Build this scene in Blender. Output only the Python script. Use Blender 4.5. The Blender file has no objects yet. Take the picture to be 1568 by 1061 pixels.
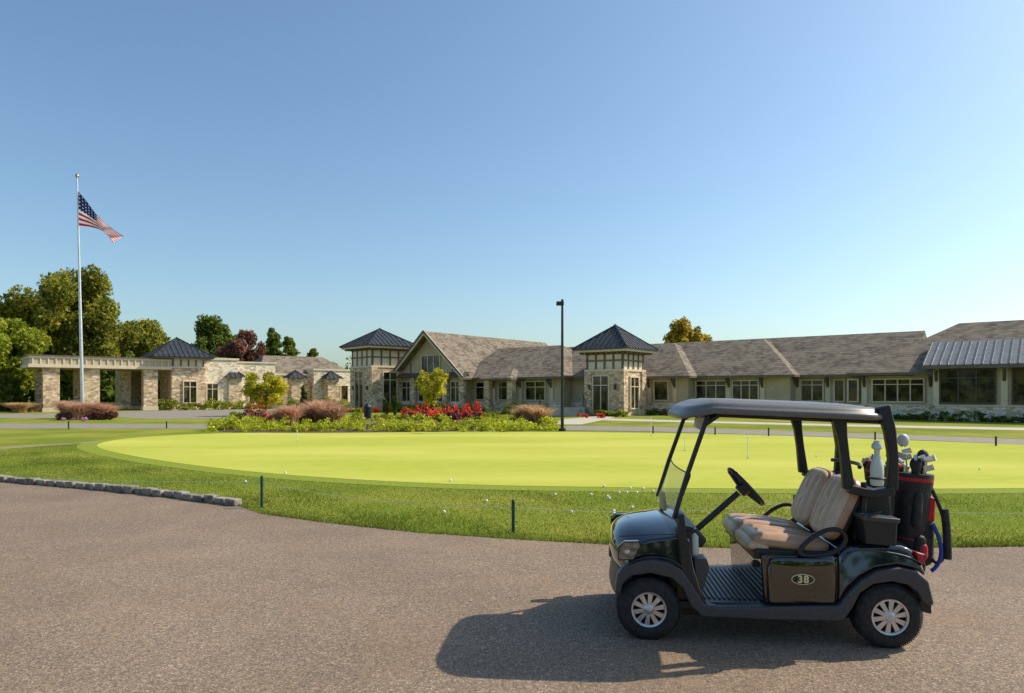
import bpy, bmesh, math, random
import numpy as np
from mathutils import Vector, Matrix
random.seed(7); rng=np.random.default_rng(7)
S=bpy.context.scene
COL=S.collection
F=1045.0; CH=1.72; HY=600.0
def G(px,py,z=0.0):
    D=F*CH/(py-HY); return ((px-784)/F*D, D, z)
def P(px,py,D): return Vector(((px-784)/F*D, D, CH+(HY-py)/F*D))
# ------------------------------------------------------------ materials
def newmat(name):
    m=bpy.data.materials.new(name); m.use_nodes=True
    nt=m.node_tree; b=nt.nodes['Principled BSDF']; return m,nt,b
def N(nt,t,**k):
    n=nt.nodes.new(t)
    for a,v in k.items():
        if a in n.inputs: n.inputs[a].default_value=v
        else: setattr(n,a,v)
    return n
def rgba(c): return (c[0],c[1],c[2],1)
def nmat(name,c1,c2,scale=5,rough=.8,bump=0,metal=0,sv=(1,1,1),detail=5,coat=0,spec=.5,bd=.02,c3=None,s3=.3):
    m,nt,b=newmat(name)
    tc=N(nt,'ShaderNodeTexCoord'); mp=N(nt,'ShaderNodeMapping'); mp.inputs['Scale'].default_value=sv
    nt.links.new(tc.outputs['Object'],mp.inputs['Vector'])
    no=N(nt,'ShaderNodeTexNoise'); no.inputs['Scale'].default_value=scale; no.inputs['Detail'].default_value=detail
    nt.links.new(mp.outputs[0],no.inputs['Vector'])
    r=N(nt,'ShaderNodeValToRGB'); r.color_ramp.elements[0].position=.35; r.color_ramp.elements[1].position=.65
    r.color_ramp.elements[0].color=rgba(c1); r.color_ramp.elements[1].color=rgba(c2)
    nt.links.new(no.outputs['Fac'],r.inputs[0]); out=r.outputs[0]
    if c3:
        n3=N(nt,'ShaderNodeTexNoise'); n3.inputs['Scale'].default_value=s3; n3.inputs['Detail'].default_value=4
        nt.links.new(mp.outputs[0],n3.inputs['Vector'])
        r3=N(nt,'ShaderNodeValToRGB'); r3.color_ramp.elements[0].position=.4; r3.color_ramp.elements[1].position=.65
        mx=N(nt,'ShaderNodeMix',data_type='RGBA'); nt.links.new(n3.outputs['Fac'],r3.inputs[0]); nt.links.new(r3.outputs[0],mx.inputs[0])
        nt.links.new(out,mx.inputs[6]); mx.inputs[7].default_value=rgba(c3); out=mx.outputs[2]
    nt.links.new(out,b.inputs['Base Color'])
    b.inputs['Roughness'].default_value=rough; b.inputs['Metallic'].default_value=metal
    b.inputs['Coat Weight'].default_value=coat; b.inputs['Specular IOR Level'].default_value=spec
    if bump:
        bn=N(nt,'ShaderNodeBump'); bn.inputs['Strength'].default_value=bump; bn.inputs['Distance'].default_value=bd
        nt.links.new(no.outputs['Fac'],bn.inputs['Height']); nt.links.new(bn.outputs[0],b.inputs['Normal'])
    return m
def leafmat(name,cols,trans=.4):
    m,nt,b=newmat(name)
    g=N(nt,'ShaderNodeNewGeometry'); r=N(nt,'ShaderNodeValToRGB')
    cr=r.color_ramp
    while len(cr.elements)<len(cols): cr.elements.new(.5)
    for i,c in enumerate(cols):
        cr.elements[i].position=i/(len(cols)-1) ; cr.elements[i].color=rgba(c)
    nt.links.new(g.outputs['Random Per Island'],r.inputs[0])
    tc=N(nt,'ShaderNodeTexCoord'); no=N(nt,'ShaderNodeTexNoise'); no.inputs['Scale'].default_value=.5
    nt.links.new(tc.outputs['Object'],no.inputs['Vector'])
    mr=N(nt,'ShaderNodeMapRange'); mr.inputs[1].default_value=.3; mr.inputs[2].default_value=.7; mr.inputs[3].default_value=.65; mr.inputs[4].default_value=1.35
    nt.links.new(no.outputs['Fac'],mr.inputs[0])
    h=N(nt,'ShaderNodeHueSaturation'); nt.links.new(mr.outputs[0],h.inputs['Value']); nt.links.new(r.outputs[0],h.inputs['Color'])
    nt.links.new(h.outputs[0],b.inputs['Base Color']); b.inputs['Roughness'].default_value=.6; b.inputs['Specular IOR Level'].default_value=.25
    t=N(nt,'ShaderNodeBsdfTranslucent'); nt.links.new(h.outputs[0],t.inputs[0])
    mx=N(nt,'ShaderNodeMixShader'); mx.inputs[0].default_value=trans
    nt.links.new(b.outputs[0],mx.inputs[1]); nt.links.new(t.outputs[0],mx.inputs[2])
    nt.links.new(mx.outputs[0],nt.nodes['Material Output'].inputs[0]); return m
M={}
def asphalt(name,base,stain):
    m,nt,b=newmat(name); tc=N(nt,'ShaderNodeTexCoord')
    v=N(nt,'ShaderNodeTexVoronoi'); v.inputs['Scale'].default_value=125; nt.links.new(tc.outputs['Object'],v.inputs['Vector'])
    n2=N(nt,'ShaderNodeTexNoise'); n2.inputs['Scale'].default_value=26; n2.inputs['Detail'].default_value=8; nt.links.new(tc.outputs['Object'],n2.inputs['Vector'])
    n1=N(nt,'ShaderNodeTexNoise'); n1.inputs['Scale'].default_value=.5; n1.inputs['Detail'].default_value=9; n1.inputs['Roughness'].default_value=.68; nt.links.new(tc.outputs['Object'],n1.inputs['Vector'])
    n4=N(nt,'ShaderNodeTexNoise'); n4.inputs['Scale'].default_value=.9; n4.inputs['Detail'].default_value=7; n4.inputs['Roughness'].default_value=.7
    mpp=N(nt,'ShaderNodeMapping'); mpp.inputs['Location'].default_value=(7,3,0); nt.links.new(tc.outputs['Object'],mpp.inputs['Vector']); nt.links.new(mpp.outputs[0],n4.inputs['Vector'])
    sep=N(nt,'ShaderNodeSeparateColor'); nt.links.new(v.outputs['Color'],sep.inputs[0])
    r=N(nt,'ShaderNodeValToRGB'); e=r.color_ramp.elements
    e[0].position=.0; e[0].color=rgba([c*.45 for c in base]); e[1].position=1; e[1].color=rgba([min(.9,c*2.1) for c in base])
    x=r.color_ramp.elements.new(.3); x.color=rgba([c*.92 for c in base]); x=r.color_ramp.elements.new(.82); x.color=rgba([c*1.12 for c in base])
    nt.links.new(sep.outputs[0],r.inputs[0])
    rs=N(nt,'ShaderNodeMapRange'); rs.inputs[1].default_value=.5; rs.inputs[2].default_value=.72; rs.inputs[3].default_value=0; rs.inputs[4].default_value=.55; nt.links.new(n4.outputs['Fac'],rs.inputs[0])
    sm=N(nt,'ShaderNodeMix',data_type='RGBA'); nt.links.new(rs.outputs[0],sm.inputs[0]); nt.links.new(r.outputs[0],sm.inputs[6]); sm.inputs[7].default_value=rgba(stain)
    mr=N(nt,'ShaderNodeMapRange'); mr.inputs[1].default_value=.3; mr.inputs[2].default_value=.7; mr.inputs[3].default_value=.80; mr.inputs[4].default_value=1.2; nt.links.new(n1.outputs['Fac'],mr.inputs[0])
    mr2=N(nt,'ShaderNodeMapRange'); mr2.inputs[1].default_value=.35; mr2.inputs[2].default_value=.65; mr2.inputs[3].default_value=.84; mr2.inputs[4].default_value=1.16; nt.links.new(n2.outputs['Fac'],mr2.inputs[0])
    mu=N(nt,'ShaderNodeMath',operation='MULTIPLY'); nt.links.new(mr.outputs[0],mu.inputs[0]); nt.links.new(mr2.outputs[0],mu.inputs[1])
    h=N(nt,'ShaderNodeHueSaturation'); nt.links.new(mu.outputs[0],h.inputs['Value']); nt.links.new(sm.outputs[2],h.inputs['Color'])
    nt.links.new(h.outputs[0],b.inputs['Base Color']); b.inputs['Roughness'].default_value=.85; b.inputs['Specular IOR Level'].default_value=.25
    bn=N(nt,'ShaderNodeBump'); bn.inputs['Strength'].default_value=.6; bn.inputs['Distance'].default_value=.0035
    nt.links.new(sep.outputs[1],bn.inputs['Height']); nt.links.new(bn.outputs[0],b.inputs['Normal']); return m
M['asphalt']=asphalt('asphalt',(.235,.172,.122),(.29,.19,.11))
M['road']=nmat('road_surface',(.22,.19,.155),(.29,.25,.20),3,.9)
M['concrete']=nmat('concrete',(.46,.40,.31),(.56,.49,.38),2,.9)
M['lawn']=nmat('lawn',(.085,.14,.012),(.24,.275,.03),30,.95,.6,bd=.03,c3=(.29,.28,.045),s3=.35,spec=.08,detail=8)
M['green']=nmat('putting_turf',(.38,.41,.055),(.45,.465,.075),7,.95,0,sv=(.3,1,1),c3=(.52,.51,.10),s3=.35,spec=.05)
M['fringe']=nmat('fringe_turf',(.18,.235,.024),(.26,.30,.04),12,.95,0,spec=.1)
M['blade']=leafmat('grass_blades',[(.07,.13,.010),(.14,.22,.016),(.24,.31,.03),(.42,.39,.08)],.42)
M['mulch']=nmat('mulch',(.05,.03,.02),(.10,.06,.035),12,.95)
M['bark']=nmat('bark',(.09,.065,.045),(.19,.145,.10),6,.9,.5,sv=(1,1,.3))
M['siding']=nmat('siding',(.47,.385,.255),(.55,.455,.31),1.5,.8)
M['cream']=nmat('cream_trim',(.66,.54,.38),(.74,.62,.44),2,.7)
M['panel']=nmat('cream_panel',(.72,.60,.43),(.80,.68,.50),2,.8)
M['darktrim']=nmat('dark_trim',(.11,.09,.07),(.15,.125,.10),3,.6)
M['bronze']=nmat('bronze_frame',(.045,.035,.028),(.07,.055,.045),3,.4)
M['metal']=nmat('seam_metal',(.04,.044,.048),(.07,.075,.08),3,.42,metal=.3)
M['metal_light']=nmat('seam_metal_weathered',(.14,.14,.135),(.21,.205,.195),3,.4,metal=.3)
M['wood']=nmat('wood_door',(.20,.10,.045),(.28,.15,.065),4,.6,sv=(1,1,.2))
def stone(name,cols,sc,sv=(1,1,2.2)):
    m,nt,b=newmat(name); tc=N(nt,'ShaderNodeTexCoord'); mp=N(nt,'ShaderNodeMapping'); mp.inputs['Scale'].default_value=sv
    nt.links.new(tc.outputs['Object'],mp.inputs['Vector'])
    v=N(nt,'ShaderNodeTexVoronoi'); v.inputs['Scale'].default_value=sc; nt.links.new(mp.outputs[0],v.inputs['Vector'])
    sep=N(nt,'ShaderNodeSeparateColor'); nt.links.new(v.outputs['Color'],sep.inputs[0])
    r=N(nt,'ShaderNodeValToRGB'); r.color_ramp.interpolation='CONSTANT'
    while len(r.color_ramp.elements)<len(cols): r.color_ramp.elements.new(.5)
    for i,c in enumerate(cols): r.color_ramp.elements[i].position=i/len(cols); r.color_ramp.elements[i].color=rgba(c)
    nt.links.new(sep.outputs[0],r.inputs[0]); 
    v2=N(nt,'ShaderNodeTexVoronoi',feature='DISTANCE_TO_EDGE'); v2.inputs['Scale'].default_value=sc; nt.links.new(mp.outputs[0],v2.inputs['Vector'])
    mr=N(nt,'ShaderNodeMapRange'); mr.inputs[1].default_value=0; mr.inputs[2].default_value=.06; mr.inputs[3].default_value=.0; mr.inputs[4].default_value=1; nt.links.new(v2.outputs['Distance'],mr.inputs[0])
    mx=N(nt,'ShaderNodeMix',data_type='RGBA'); nt.links.new(mr.outputs[0],mx.inputs[0]); mx.inputs[6].default_value=rgba([c*.75 for c in cols[0]]); nt.links.new(r.outputs[0],mx.inputs[7])
    nt.links.new(mx.outputs[2],b.inputs['Base Color']); b.inputs['Roughness'].default_value=.85
    bn=N(nt,'ShaderNodeBump'); bn.inputs['Strength'].default_value=.5; bn.inputs['Distance'].default_value=.02
    nt.links.new(mr.outputs[0],bn.inputs['Height']); nt.links.new(bn.outputs[0],b.inputs['Normal']); return m
M['stone']=stone('limestone',[(.58,.41,.25),(.72,.54,.35),(.40,.27,.17),(.84,.67,.46),(.64,.47,.30)],3.0)
M['stonelight']=stone('light_stone',[(.78,.65,.47),(.88,.77,.59),(.56,.43,.29),(.90,.82,.67)],3.0)
def shingle(name,c1,c2):
    m,nt,b=newmat(name); tc=N(nt,'ShaderNodeTexCoord'); sp=N(nt,'ShaderNodeSeparateXYZ'); nt.links.new(tc.outputs['Object'],sp.inputs[0])
    w=N(nt,'ShaderNodeMath',operation='MULTIPLY'); w.inputs[1].default_value=7.0; nt.links.new(sp.outputs[2],w.inputs[0])
    fr=N(nt,'ShaderNodeMath',operation='FRACT'); nt.links.new(w.outputs[0],fr.inputs[0])
    fl=N(nt,'ShaderNodeMath',operation='FLOOR'); nt.links.new(w.outputs[0],fl.inputs[0])
    mp=N(nt,'ShaderNodeCombineXYZ'); nt.links.new(sp.outputs[0],mp.inputs[0]); nt.links.new(sp.outputs[1],mp.inputs[1]); nt.links.new(fl.outputs[0],mp.inputs[2])
    no=N(nt,'ShaderNodeTexWhiteNoise'); sn=N(nt,'ShaderNodeVectorMath',operation='SNAP'); sn.inputs[1].default_value=(.35,.35,1); nt.links.new(mp.outputs[0],sn.inputs[0]); nt.links.new(sn.outputs[0],no.inputs['Vector'])
    n2=N(nt,'ShaderNodeTexNoise'); n2.inputs['Scale'].default_value=.8; n2.inputs['Detail'].default_value=5; nt.links.new(tc.outputs['Object'],n2.inputs['Vector'])
    ad=N(nt,'ShaderNodeMath',operation='MULTIPLY_ADD'); nt.links.new(no.outputs['Value'],ad.inputs[0]); ad.inputs[1].default_value=.6; nt.links.new(n2.outputs['Fac'],ad.inputs[2])
    r=N(nt,'ShaderNodeValToRGB'); r.color_ramp.elements[0].position=.35; r.color_ramp.elements[1].position=1.0; r.color_ramp.elements[0].color=rgba(c1); r.color_ramp.elements[1].color=rgba(c2)
    nt.links.new(ad.outputs[0],r.inputs[0])
    mr=N(nt,'ShaderNodeMapRange'); mr.inputs[1].default_value=0; mr.inputs[2].default_value=.3; mr.inputs[3].default_value=.5; mr.inputs[4].default_value=1; nt.links.new(fr.outputs[0],mr.inputs[0])
    h=N(nt,'ShaderNodeHueSaturation'); nt.links.new(mr.outputs[0],h.inputs['Value']); nt.links.new(r.outputs[0],h.inputs['Color'])
    nt.links.new(h.outputs[0],b.inputs['Base Color']); b.inputs['Roughness'].default_value=.9; b.inputs['Specular IOR Level'].default_value=.2
    return m
M['shingle']=shingle('shingles',(.10,.082,.060),(.28,.225,.165))
m,nt,b=newmat('window_glass'); M['glass']=m
tc=N(nt,'ShaderNodeTexCoord'); no=N(nt,'ShaderNodeTexNoise'); no.inputs['Scale'].default_value=1.6; no.inputs['Detail'].default_value=4; nt.links.new(tc.outputs['Object'],no.inputs['Vector'])
r=N(nt,'ShaderNodeValToRGB'); r.color_ramp.elements[0].position=.4; r.color_ramp.elements[1].position=.62; r.color_ramp.elements[0].color=(.010,.011,.010,1); r.color_ramp.elements[1].color=(.10,.085,.03,1)
nt.links.new(no.outputs['Fac'],r.inputs[0]); nt.links.new(r.outputs[0],b.inputs['Base Color']); b.inputs['Roughness'].default_value=.06; b.inputs['Specular IOR Level'].default_value=.5
# ------------------------------------------------------------ mesh helpers
def obj(name,me,mat=None,parent=None,smooth=False,angle=None):
    o=bpy.data.objects.new(name,me); COL.objects.link(o)
    if mat: me.materials.append(mat)
    if parent: o.parent=parent
    if smooth:
        for p in me.polygons: p.use_smooth=True
        if angle: 
            try: me.set_sharp_from_angle(angle=math.radians(angle))
            except Exception: pass
    return o
def empty(name,loc=(0,0,0),rz=0):
    o=bpy.data.objects.new(name,None); COL.objects.link(o); o.location=loc; o.rotation_euler=(0,0,rz); return o
class MB:
    def __init__(s): s.v=[]; s.f=[]
    def poly(s,pts):
        i=len(s.v); s.v+= [tuple(p) for p in pts]; s.f.append(tuple(range(i,i+len(pts))))
    def hexa(s,c):
        i=len(s.v); s.v+=[tuple(p) for p in c]
        for q in ((0,3,2,1),(4,5,6,7),(0,1,5,4),(1,2,6,5),(2,3,7,6),(3,0,4,7)): s.f.append(tuple(i+k for k in q))
    def box(s,fr,u0,u1,v0,v1,z0,z1):
        s.hexa([fr(u0,v0,z0),fr(u1,v0,z0),fr(u1,v1,z0),fr(u0,v1,z0),fr(u0,v0,z1),fr(u1,v0,z1),fr(u1,v1,z1),fr(u0,v1,z1)])
    def bar(s,p,q,r,up=Vector((0,0,1)),r2=None):
        p=Vector(p);q=Vector(q); d=(q-p).normalized()
        if abs(d.dot(up))>.98: up=Vector((1,0,0))
        a=d.cross(up).normalized(); b=a.cross(d).normalized(); r2=r2 or r
        s.hexa([p-a*r-b*r2,p+a*r-b*r2,p+a*r+b*r2,p-a*r+b*r2,q-a*r-b*r2,q+a*r-b*r2,q+a*r+b*r2,q-a*r+b*r2])
    def cone(s,p,q,r0,r1,n=8,caps=True):
        p=Vector(p);q=Vector(q); d=(q-p)
        if d.length<1e-6: return
        d.normalize(); up=Vector((0,0,1)) if abs(d.z)<.9 else Vector((1,0,0)); a=d.cross(up).normalized(); b=a.cross(d)
        i=len(s.v)
        for c,r in((p,r0),(q,r1)):
            for k in range(n):
                t=2*math.pi*k/n; s.v.append(tuple(c+a*r*math.cos(t)+b*r*math.sin(t)))
        for k in range(n): s.f.append((i+k,i+(k+1)%n,i+n+(k+1)%n,i+n+k))
        if caps: s.f.append(tuple(i+k for k in range(n))[::-1]); s.f.append(tuple(i+n+k for k in range(n)))
    def sphere(s,c,r,n=10,m=6,sc=(1,1,1)):
        i=len(s.v); c=Vector(c)
        s.v.append(tuple(c+Vector((0,0,r*sc[2]))))
        for a in range(1,m):
            t=math.pi*a/m
            for k in range(n):
                q=2*math.pi*k/n; s.v.append((c.x+r*sc[0]*math.sin(t)*math.cos(q),c.y+r*sc[1]*math.sin(t)*math.sin(q),c.z+r*sc[2]*math.cos(t)))
        s.v.append(tuple(c-Vector((0,0,r*sc[2])))); L=len(s.v)-1
        for k in range(n): s.f.append((i,i+1+k,i+1+(k+1)%n)); s.f.append((L,L-n+(k+1)%n,L-n+k))
        for a in range(m-2):
            for k in range(n): s.f.append((i+1+a*n+k,i+1+(a+1)*n+k,i+1+(a+1)*n+(k+1)%n,i+1+a*n+(k+1)%n))
    def make(s,name,mat,parent=None,smooth=False,angle=35,recalc=True):
        me=bpy.data.meshes.new(name); me.from_pydata(s.v,[],s.f)
        if recalc:
            bm=bmesh.new(); bm.from_mesh(me); bmesh.ops.recalc_face_normals(bm,faces=bm.faces); bm.to_mesh(me); bm.free()
        me.update(); return obj(name,me,mat,parent,smooth,angle)
def trimesh(name,V,mat,parent=None):
    n=len(V); me=bpy.data.meshes.new(name); me.vertices.add(n*3); me.loops.add(n*3); me.polygons.add(n)
    me.vertices.foreach_set('co',np.ascontiguousarray(V,dtype=np.float32).ravel())
    me.loops.foreach_set('vertex_index',np.arange(n*3,dtype=np.int32))
    me.polygons.foreach_set('loop_start',np.arange(0,n*3,3,dtype=np.int32))
    try: me.polygons.foreach_set('loop_total',np.full(n,3,dtype=np.int32))
    except Exception: pass
    me.update(calc_edges=True); me.validate(); return obj(name,me,mat,parent)
def rnddir(n):
    d=rng.normal(size=(n,3)); return d/np.linalg.norm(d,axis=1,keepdims=True)
def leaves(C,size,up=.0):
    n=len(C); a=rnddir(n); b=np.cross(a,rnddir(n)); b/=np.linalg.norm(b,axis=1,keepdims=True)+1e-9
    s=(size*(.6+.8*rng.random(n)))[:,None]
    return np.stack([C+a*s,C-a*s*.6+b*s*.75,C-a*s*.6-b*s*.75],axis=1)
def clumps(center,dim,K,rel,n,size,shell=.55):
    c=np.array(center); dim=np.array(dim)
    d=rnddir(K); rad=(shell+(1-shell)*rng.random(K)**.6)[:,None]; cc=d*rad
    cr=rel*(.55+.9*rng.random(K))
    w=cr**2; w/=w.sum(); idx=rng.choice(K,n,p=w)
    dd=rnddir(n); rr=(.3+.8*rng.random(n)**.8)*cr[idx]
    pos=cc[idx]+dd*rr[:,None]
    return c+pos*dim, c+cc*dim
def tree(name,x,y,h,w,leafm,n=9000,K=34,size=.28,cb=.28,trunk=.3,dep=None,rel=.27,shell=.5):
    e=empty(name,(x,y,0)); zc=h*(cb+(1-cb)/2); dim=(w/2*.93,(dep or w)/2*.9,h*(1-cb)/2*.90)
    L,cc=clumps((0,0,zc),dim,K,rel,n,size,shell)
    trimesh('foliage',leaves(L,size),M[leafm],e)
    b=MB(); b.cone((0,0,-.1),(0,0,h*cb),trunk,trunk*.75,10); top=Vector((random.uniform(-.3,.3),0,h*(cb+(1-cb)*.6))); b.cone((0,0,h*cb),top,trunk*.75,trunk*.2,8)
    for k in range(min(K,26)):
        t=random.uniform(.0,.8); s=Vector((0,0,h*cb*.85)).lerp(top,t); q=Vector(cc[k]); mid=s.lerp(q,.5)+Vector((0,0,.05*h*random.uniform(-1,.4)))
        b.cone(s,mid,trunk*.32*(1-t*.5),trunk*.18,6); b.cone(mid,q,trunk*.18,trunk*.05,5)
    b.make('trunk_and_limbs',M['bark'],e,True); return e
def shrub(name,pts,leafm,n,size):
    e=empty(name,(pts[0][0],pts[0][1],0)); Ls=[]
    for (x,y,rx,ry,h) in pts:
        L,_=clumps((x-pts[0][0],y-pts[0][1],h*.5),(rx,ry,h*.5),12,.45,n,size,.45); L[:,2]=np.abs(L[:,2]); Ls.append(L)
    trimesh('foliage',leaves(np.concatenate(Ls),size),M[leafm],e); return e
# ------------------------------------------------------------ leaf mats
M['oak']=leafmat('oak_leaves',[(.08,.105,.013),(.18,.21,.024),(.32,.33,.04),(.55,.43,.06)],.5)
M['ygreen']=leafmat('yellow_green_leaves',[(.14,.20,.014),(.32,.37,.03),(.55,.53,.06)],.5)
M['dgreen']=leafmat('green_leaves',[(.07,.11,.016),(.15,.21,.03),(.29,.33,.055)],.5)
M['hedge']=leafmat('hedge_leaves',[(.05,.085,.014),(.11,.15,.025),(.19,.22,.04)],.35)
M['plum']=leafmat('plum_leaves',[(.14,.055,.045),(.25,.11,.08),(.40,.21,.12)],.45)
M['autumn']=leafmat('autumn_leaves',[(.22,.19,.02),(.44,.34,.035),(.66,.44,.04)],.5)
M['yellow']=leafmat('yellow_leaves',[(.32,.33,.02),(.60,.54,.035),(.80,.70,.08)],.5)
M['red']=leafmat('red_flowers',[(.60,.03,.02),(.78,.06,.03),(.85,.20,.08)],.3)
M['pinkgrass']=leafmat('pink_grass',[(.48,.24,.17),(.64,.38,.25),(.72,.52,.34)],.4)
M['tangrass']=leafmat('tan_grass',[(.42,.25,.11),(.58,.38,.19),(.68,.50,.29)],.4)
M['purple']=leafmat('purple_leaves',[(.13,.03,.05),(.26,.07,.09),(.32,.13,.11)],.3)
M['cover']=leafmat('ground_cover',[(.28,.34,.018),(.48,.50,.03),(.62,.60,.055)],.4)
M['lilac']=leafmat('lilac_flowers',[(.36,.15,.36),(.56,.27,.50),(.68,.46,.60)],.3)
M['fallen']=leafmat('fallen_leaf_colours',[(.16,.08,.03),(.32,.20,.08),(.42,.34,.12)],.2)
# ------------------------------------------------------------ ground
g=MB(); g.poly([(-900,-400,0),(900,-400,0),(900,1500,0),(-900,1500,0)]); g.make('ground',M['lawn'],recalc=False)
EDGE=[(-60,26),(-32,20)]+[G(*p)[:2] for p in [(-300,715),(0,737),(180,752),(370,775),(400,786),(500,800),(640,815),(790,825),(950,834),(1100,838),(1430,838),(1568,836),(1900,832),(2400,825)]]+[(40,9),(70,10)]
ex=np.array([p[0] for p in EDGE]); ey=np.array([p[1] for p in EDGE])
def flat(name,pts,z,mat,parent=None):
    b=MB(); b.poly([(p[0],p[1],z) for p in pts])
    me=bpy.data.meshes.new(name); me.from_pydata(b.v,[],b.f); bm=bmesh.new(); bm.from_mesh(me)
    bmesh.ops.triangulate(bm,faces=bm.faces)
    for f in bm.faces:
        if f.normal.z<0: f.normal_flip()
    bm.to_mesh(me); bm.free(); return obj(name,me,mat,parent)
top=[]
for x in np.concatenate([np.linspace(-60,-12,30),np.arange(-11.9,12,.12),np.linspace(12.5,70,30)]):
    top.append((x,float(np.interp(x,ex,ey))+ (.035*math.sin(x*7.1)+.03*math.sin(x*17.7+1)+.02*random.uniform(-1,1))))
flat('driveway',top+[(70,-7),(-60,-7)],.004,M['asphalt'])
def smooth(pts,n=6):
    out=[];L=len(pts)
    for i in range(L):
        p0,p1,p2,p3=[Vector(pts[(i+k-1)%L][:2]) for k in range(4)]
        for j in range(n):
            t=j/n; out.append(tuple(.5*((2*p1)+(p2-p0)*t+(2*p0-5*p1+4*p2-p3)*t*t+(3*p1-p0-3*p2+p3)*t**3)))
    return out
gp=[(152,686),(230,703),(400,724),(650,740),(900,746),(1200,749),(1568,748),(1900,742),(2100,715),(1900,696),(1568,681),(1350,673),(1150,666),(900,662),(600,661),(380,663),(240,668),(165,676)]
GP=smooth([G(*p) for p in gp])
fr_=[]
for i,p in enumerate(GP):
    a=Vector(GP[i-1]);c=Vector(GP[(i+1)%len(GP)]); t=(c-a).normalized(); nrm=Vector((t.y,-t.x)); fr_.append(tuple(Vector(p)+nrm*.55))
flat('green_fringe',fr_,.004,M['fringe']); flat('putting_green',GP,.008,M['green'])
flat('access_road',[G(*p) for p in [(872,652),(1000,654),(1200,660),(1400,667),(1568,673),(1900,690),(1900,703),(1568,681),(1400,674),(1200,667),(1000,661),(860,659)]],.012,M['road'])
flat('concrete_path',[G(*p) for p in [(905,640),(1100,645),(1300,650),(1568,655),(1800,660),(1800,664),(1568,659),(1300,653),(1100,648),(900,643)]],.004,M['concrete'])
flat('entry_drive',[G(*p) for p in [(-400,634),(60,634),(170,631),(250,628.5),(400,627),(440,631),(400,636),(330,641),(230,641.5),(170,638),(60,640),(-400,641)]],.004,M['road'])
flat('loop_road',[G(*p) for p in [(-500,649),(100,648.5),(325,650),(345,656),(200,656),(0,656),(-500,658)]],.004,M['road'])
flat('entry_walk',[G(*p) for p in [(860,642),(905,638),(950,636),(930,642),(890,650),(850,650)]],.008,M['concrete'])
flat('worn_path',[G(*p) for p in [(-60,688),(60,681),(150,675.5),(156,677.5),(60,684),(-60,692)]],.006,nmat('worn_soil',(.24,.20,.08),(.30,.25,.10),4,.95))
def lawn_blades():
    n=340000
    X=rng.uniform(-15,14,n); t=rng.random(n)**1.6*8; Y=np.interp(X,ex,ey)-.04+t
    vis=(np.abs(X)<Y*.80)
    gx=np.array([p[0] for p in fr_]); gy=np.array([p[1] for p in fr_])
    ins=np.zeros(n,bool); j=len(gx)-1
    for i in range(len(gx)):
        c=((gy[i]>Y)!=(gy[j]>Y))&(X<(gx[j]-gx[i])*(Y-gy[i])/(gy[j]-gy[i]+1e-12)+gx[i]); ins^=c; j=i
    k=vis&~ins; X=X[k];Y=Y[k];t=t[k]
    P0=np.stack([X,Y,np.zeros(len(X))],1); h=.018+.016*np.clip(np.sin(X*1.3)*np.cos(Y*1.7)+.4*np.sin(X*5.1+Y*3.3),0,1)+.02*np.exp(-t/.15)
    n=len(X); d=rnddir(n); d[:,2]=0; tt=rnddir(n)*.7; tt[:,2]=1; hh=(h*(.5+.9*rng.random(n)))[:,None]
    V=np.stack([P0-d*.0055,P0+d*.0055,P0+tt*hh],axis=1); trimesh('lawn_grass',V,M['blade'])
lawn_blades()
n=900; X=rng.uniform(-9,9,n); Y=np.interp(X,ex,ey)-np.abs(rng.normal(size=n))*.35-.02
C_=np.stack([X,Y,np.full(n,.012)],1); a=rnddir(n); a[:,2]*=.12; bq_=np.stack([-a[:,1],a[:,0],a[:,2]*0],1); s=(.007+.010*rng.random(n))[:,None]
trimesh('leaf_litter',np.stack([C_+a*s,C_-a*s+bq_*s*.5,C_-a*s-bq_*s*.5],1),M['fallen'])
kb=MB(); pts=[Vector(G(*p)) for p in [(-120,729),(0,737),(90,744.5),(180,752.5),(270,762),(366,775)]]
for i in range(len(pts)-1):
    p,q=pts[i],pts[i+1]; L=(q-p).length; n=max(1,round(L/.27)); 
    for k in range(n):
        s=p.lerp(q,(k+.06)/n); e=p.lerp(q,(k+.94)/n); j=Vector((0,random.uniform(-.02,.02),0)); hz=.11+random.uniform(-.015,.02)
        kb.bar(s+j+Vector((0,0,hz/2)),e+j+Vector((0,0,hz/2)),.075+random.uniform(-.01,.01),r2=hz/2)
o=kb.make('block_kerb',nmat('granite_blocks',(.13,.115,.10),(.38,.33,.27),7,.9,.5)); bv=o.modifiers.new('b','BEVEL'); bv.width=.02; bv.segments=2
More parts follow.
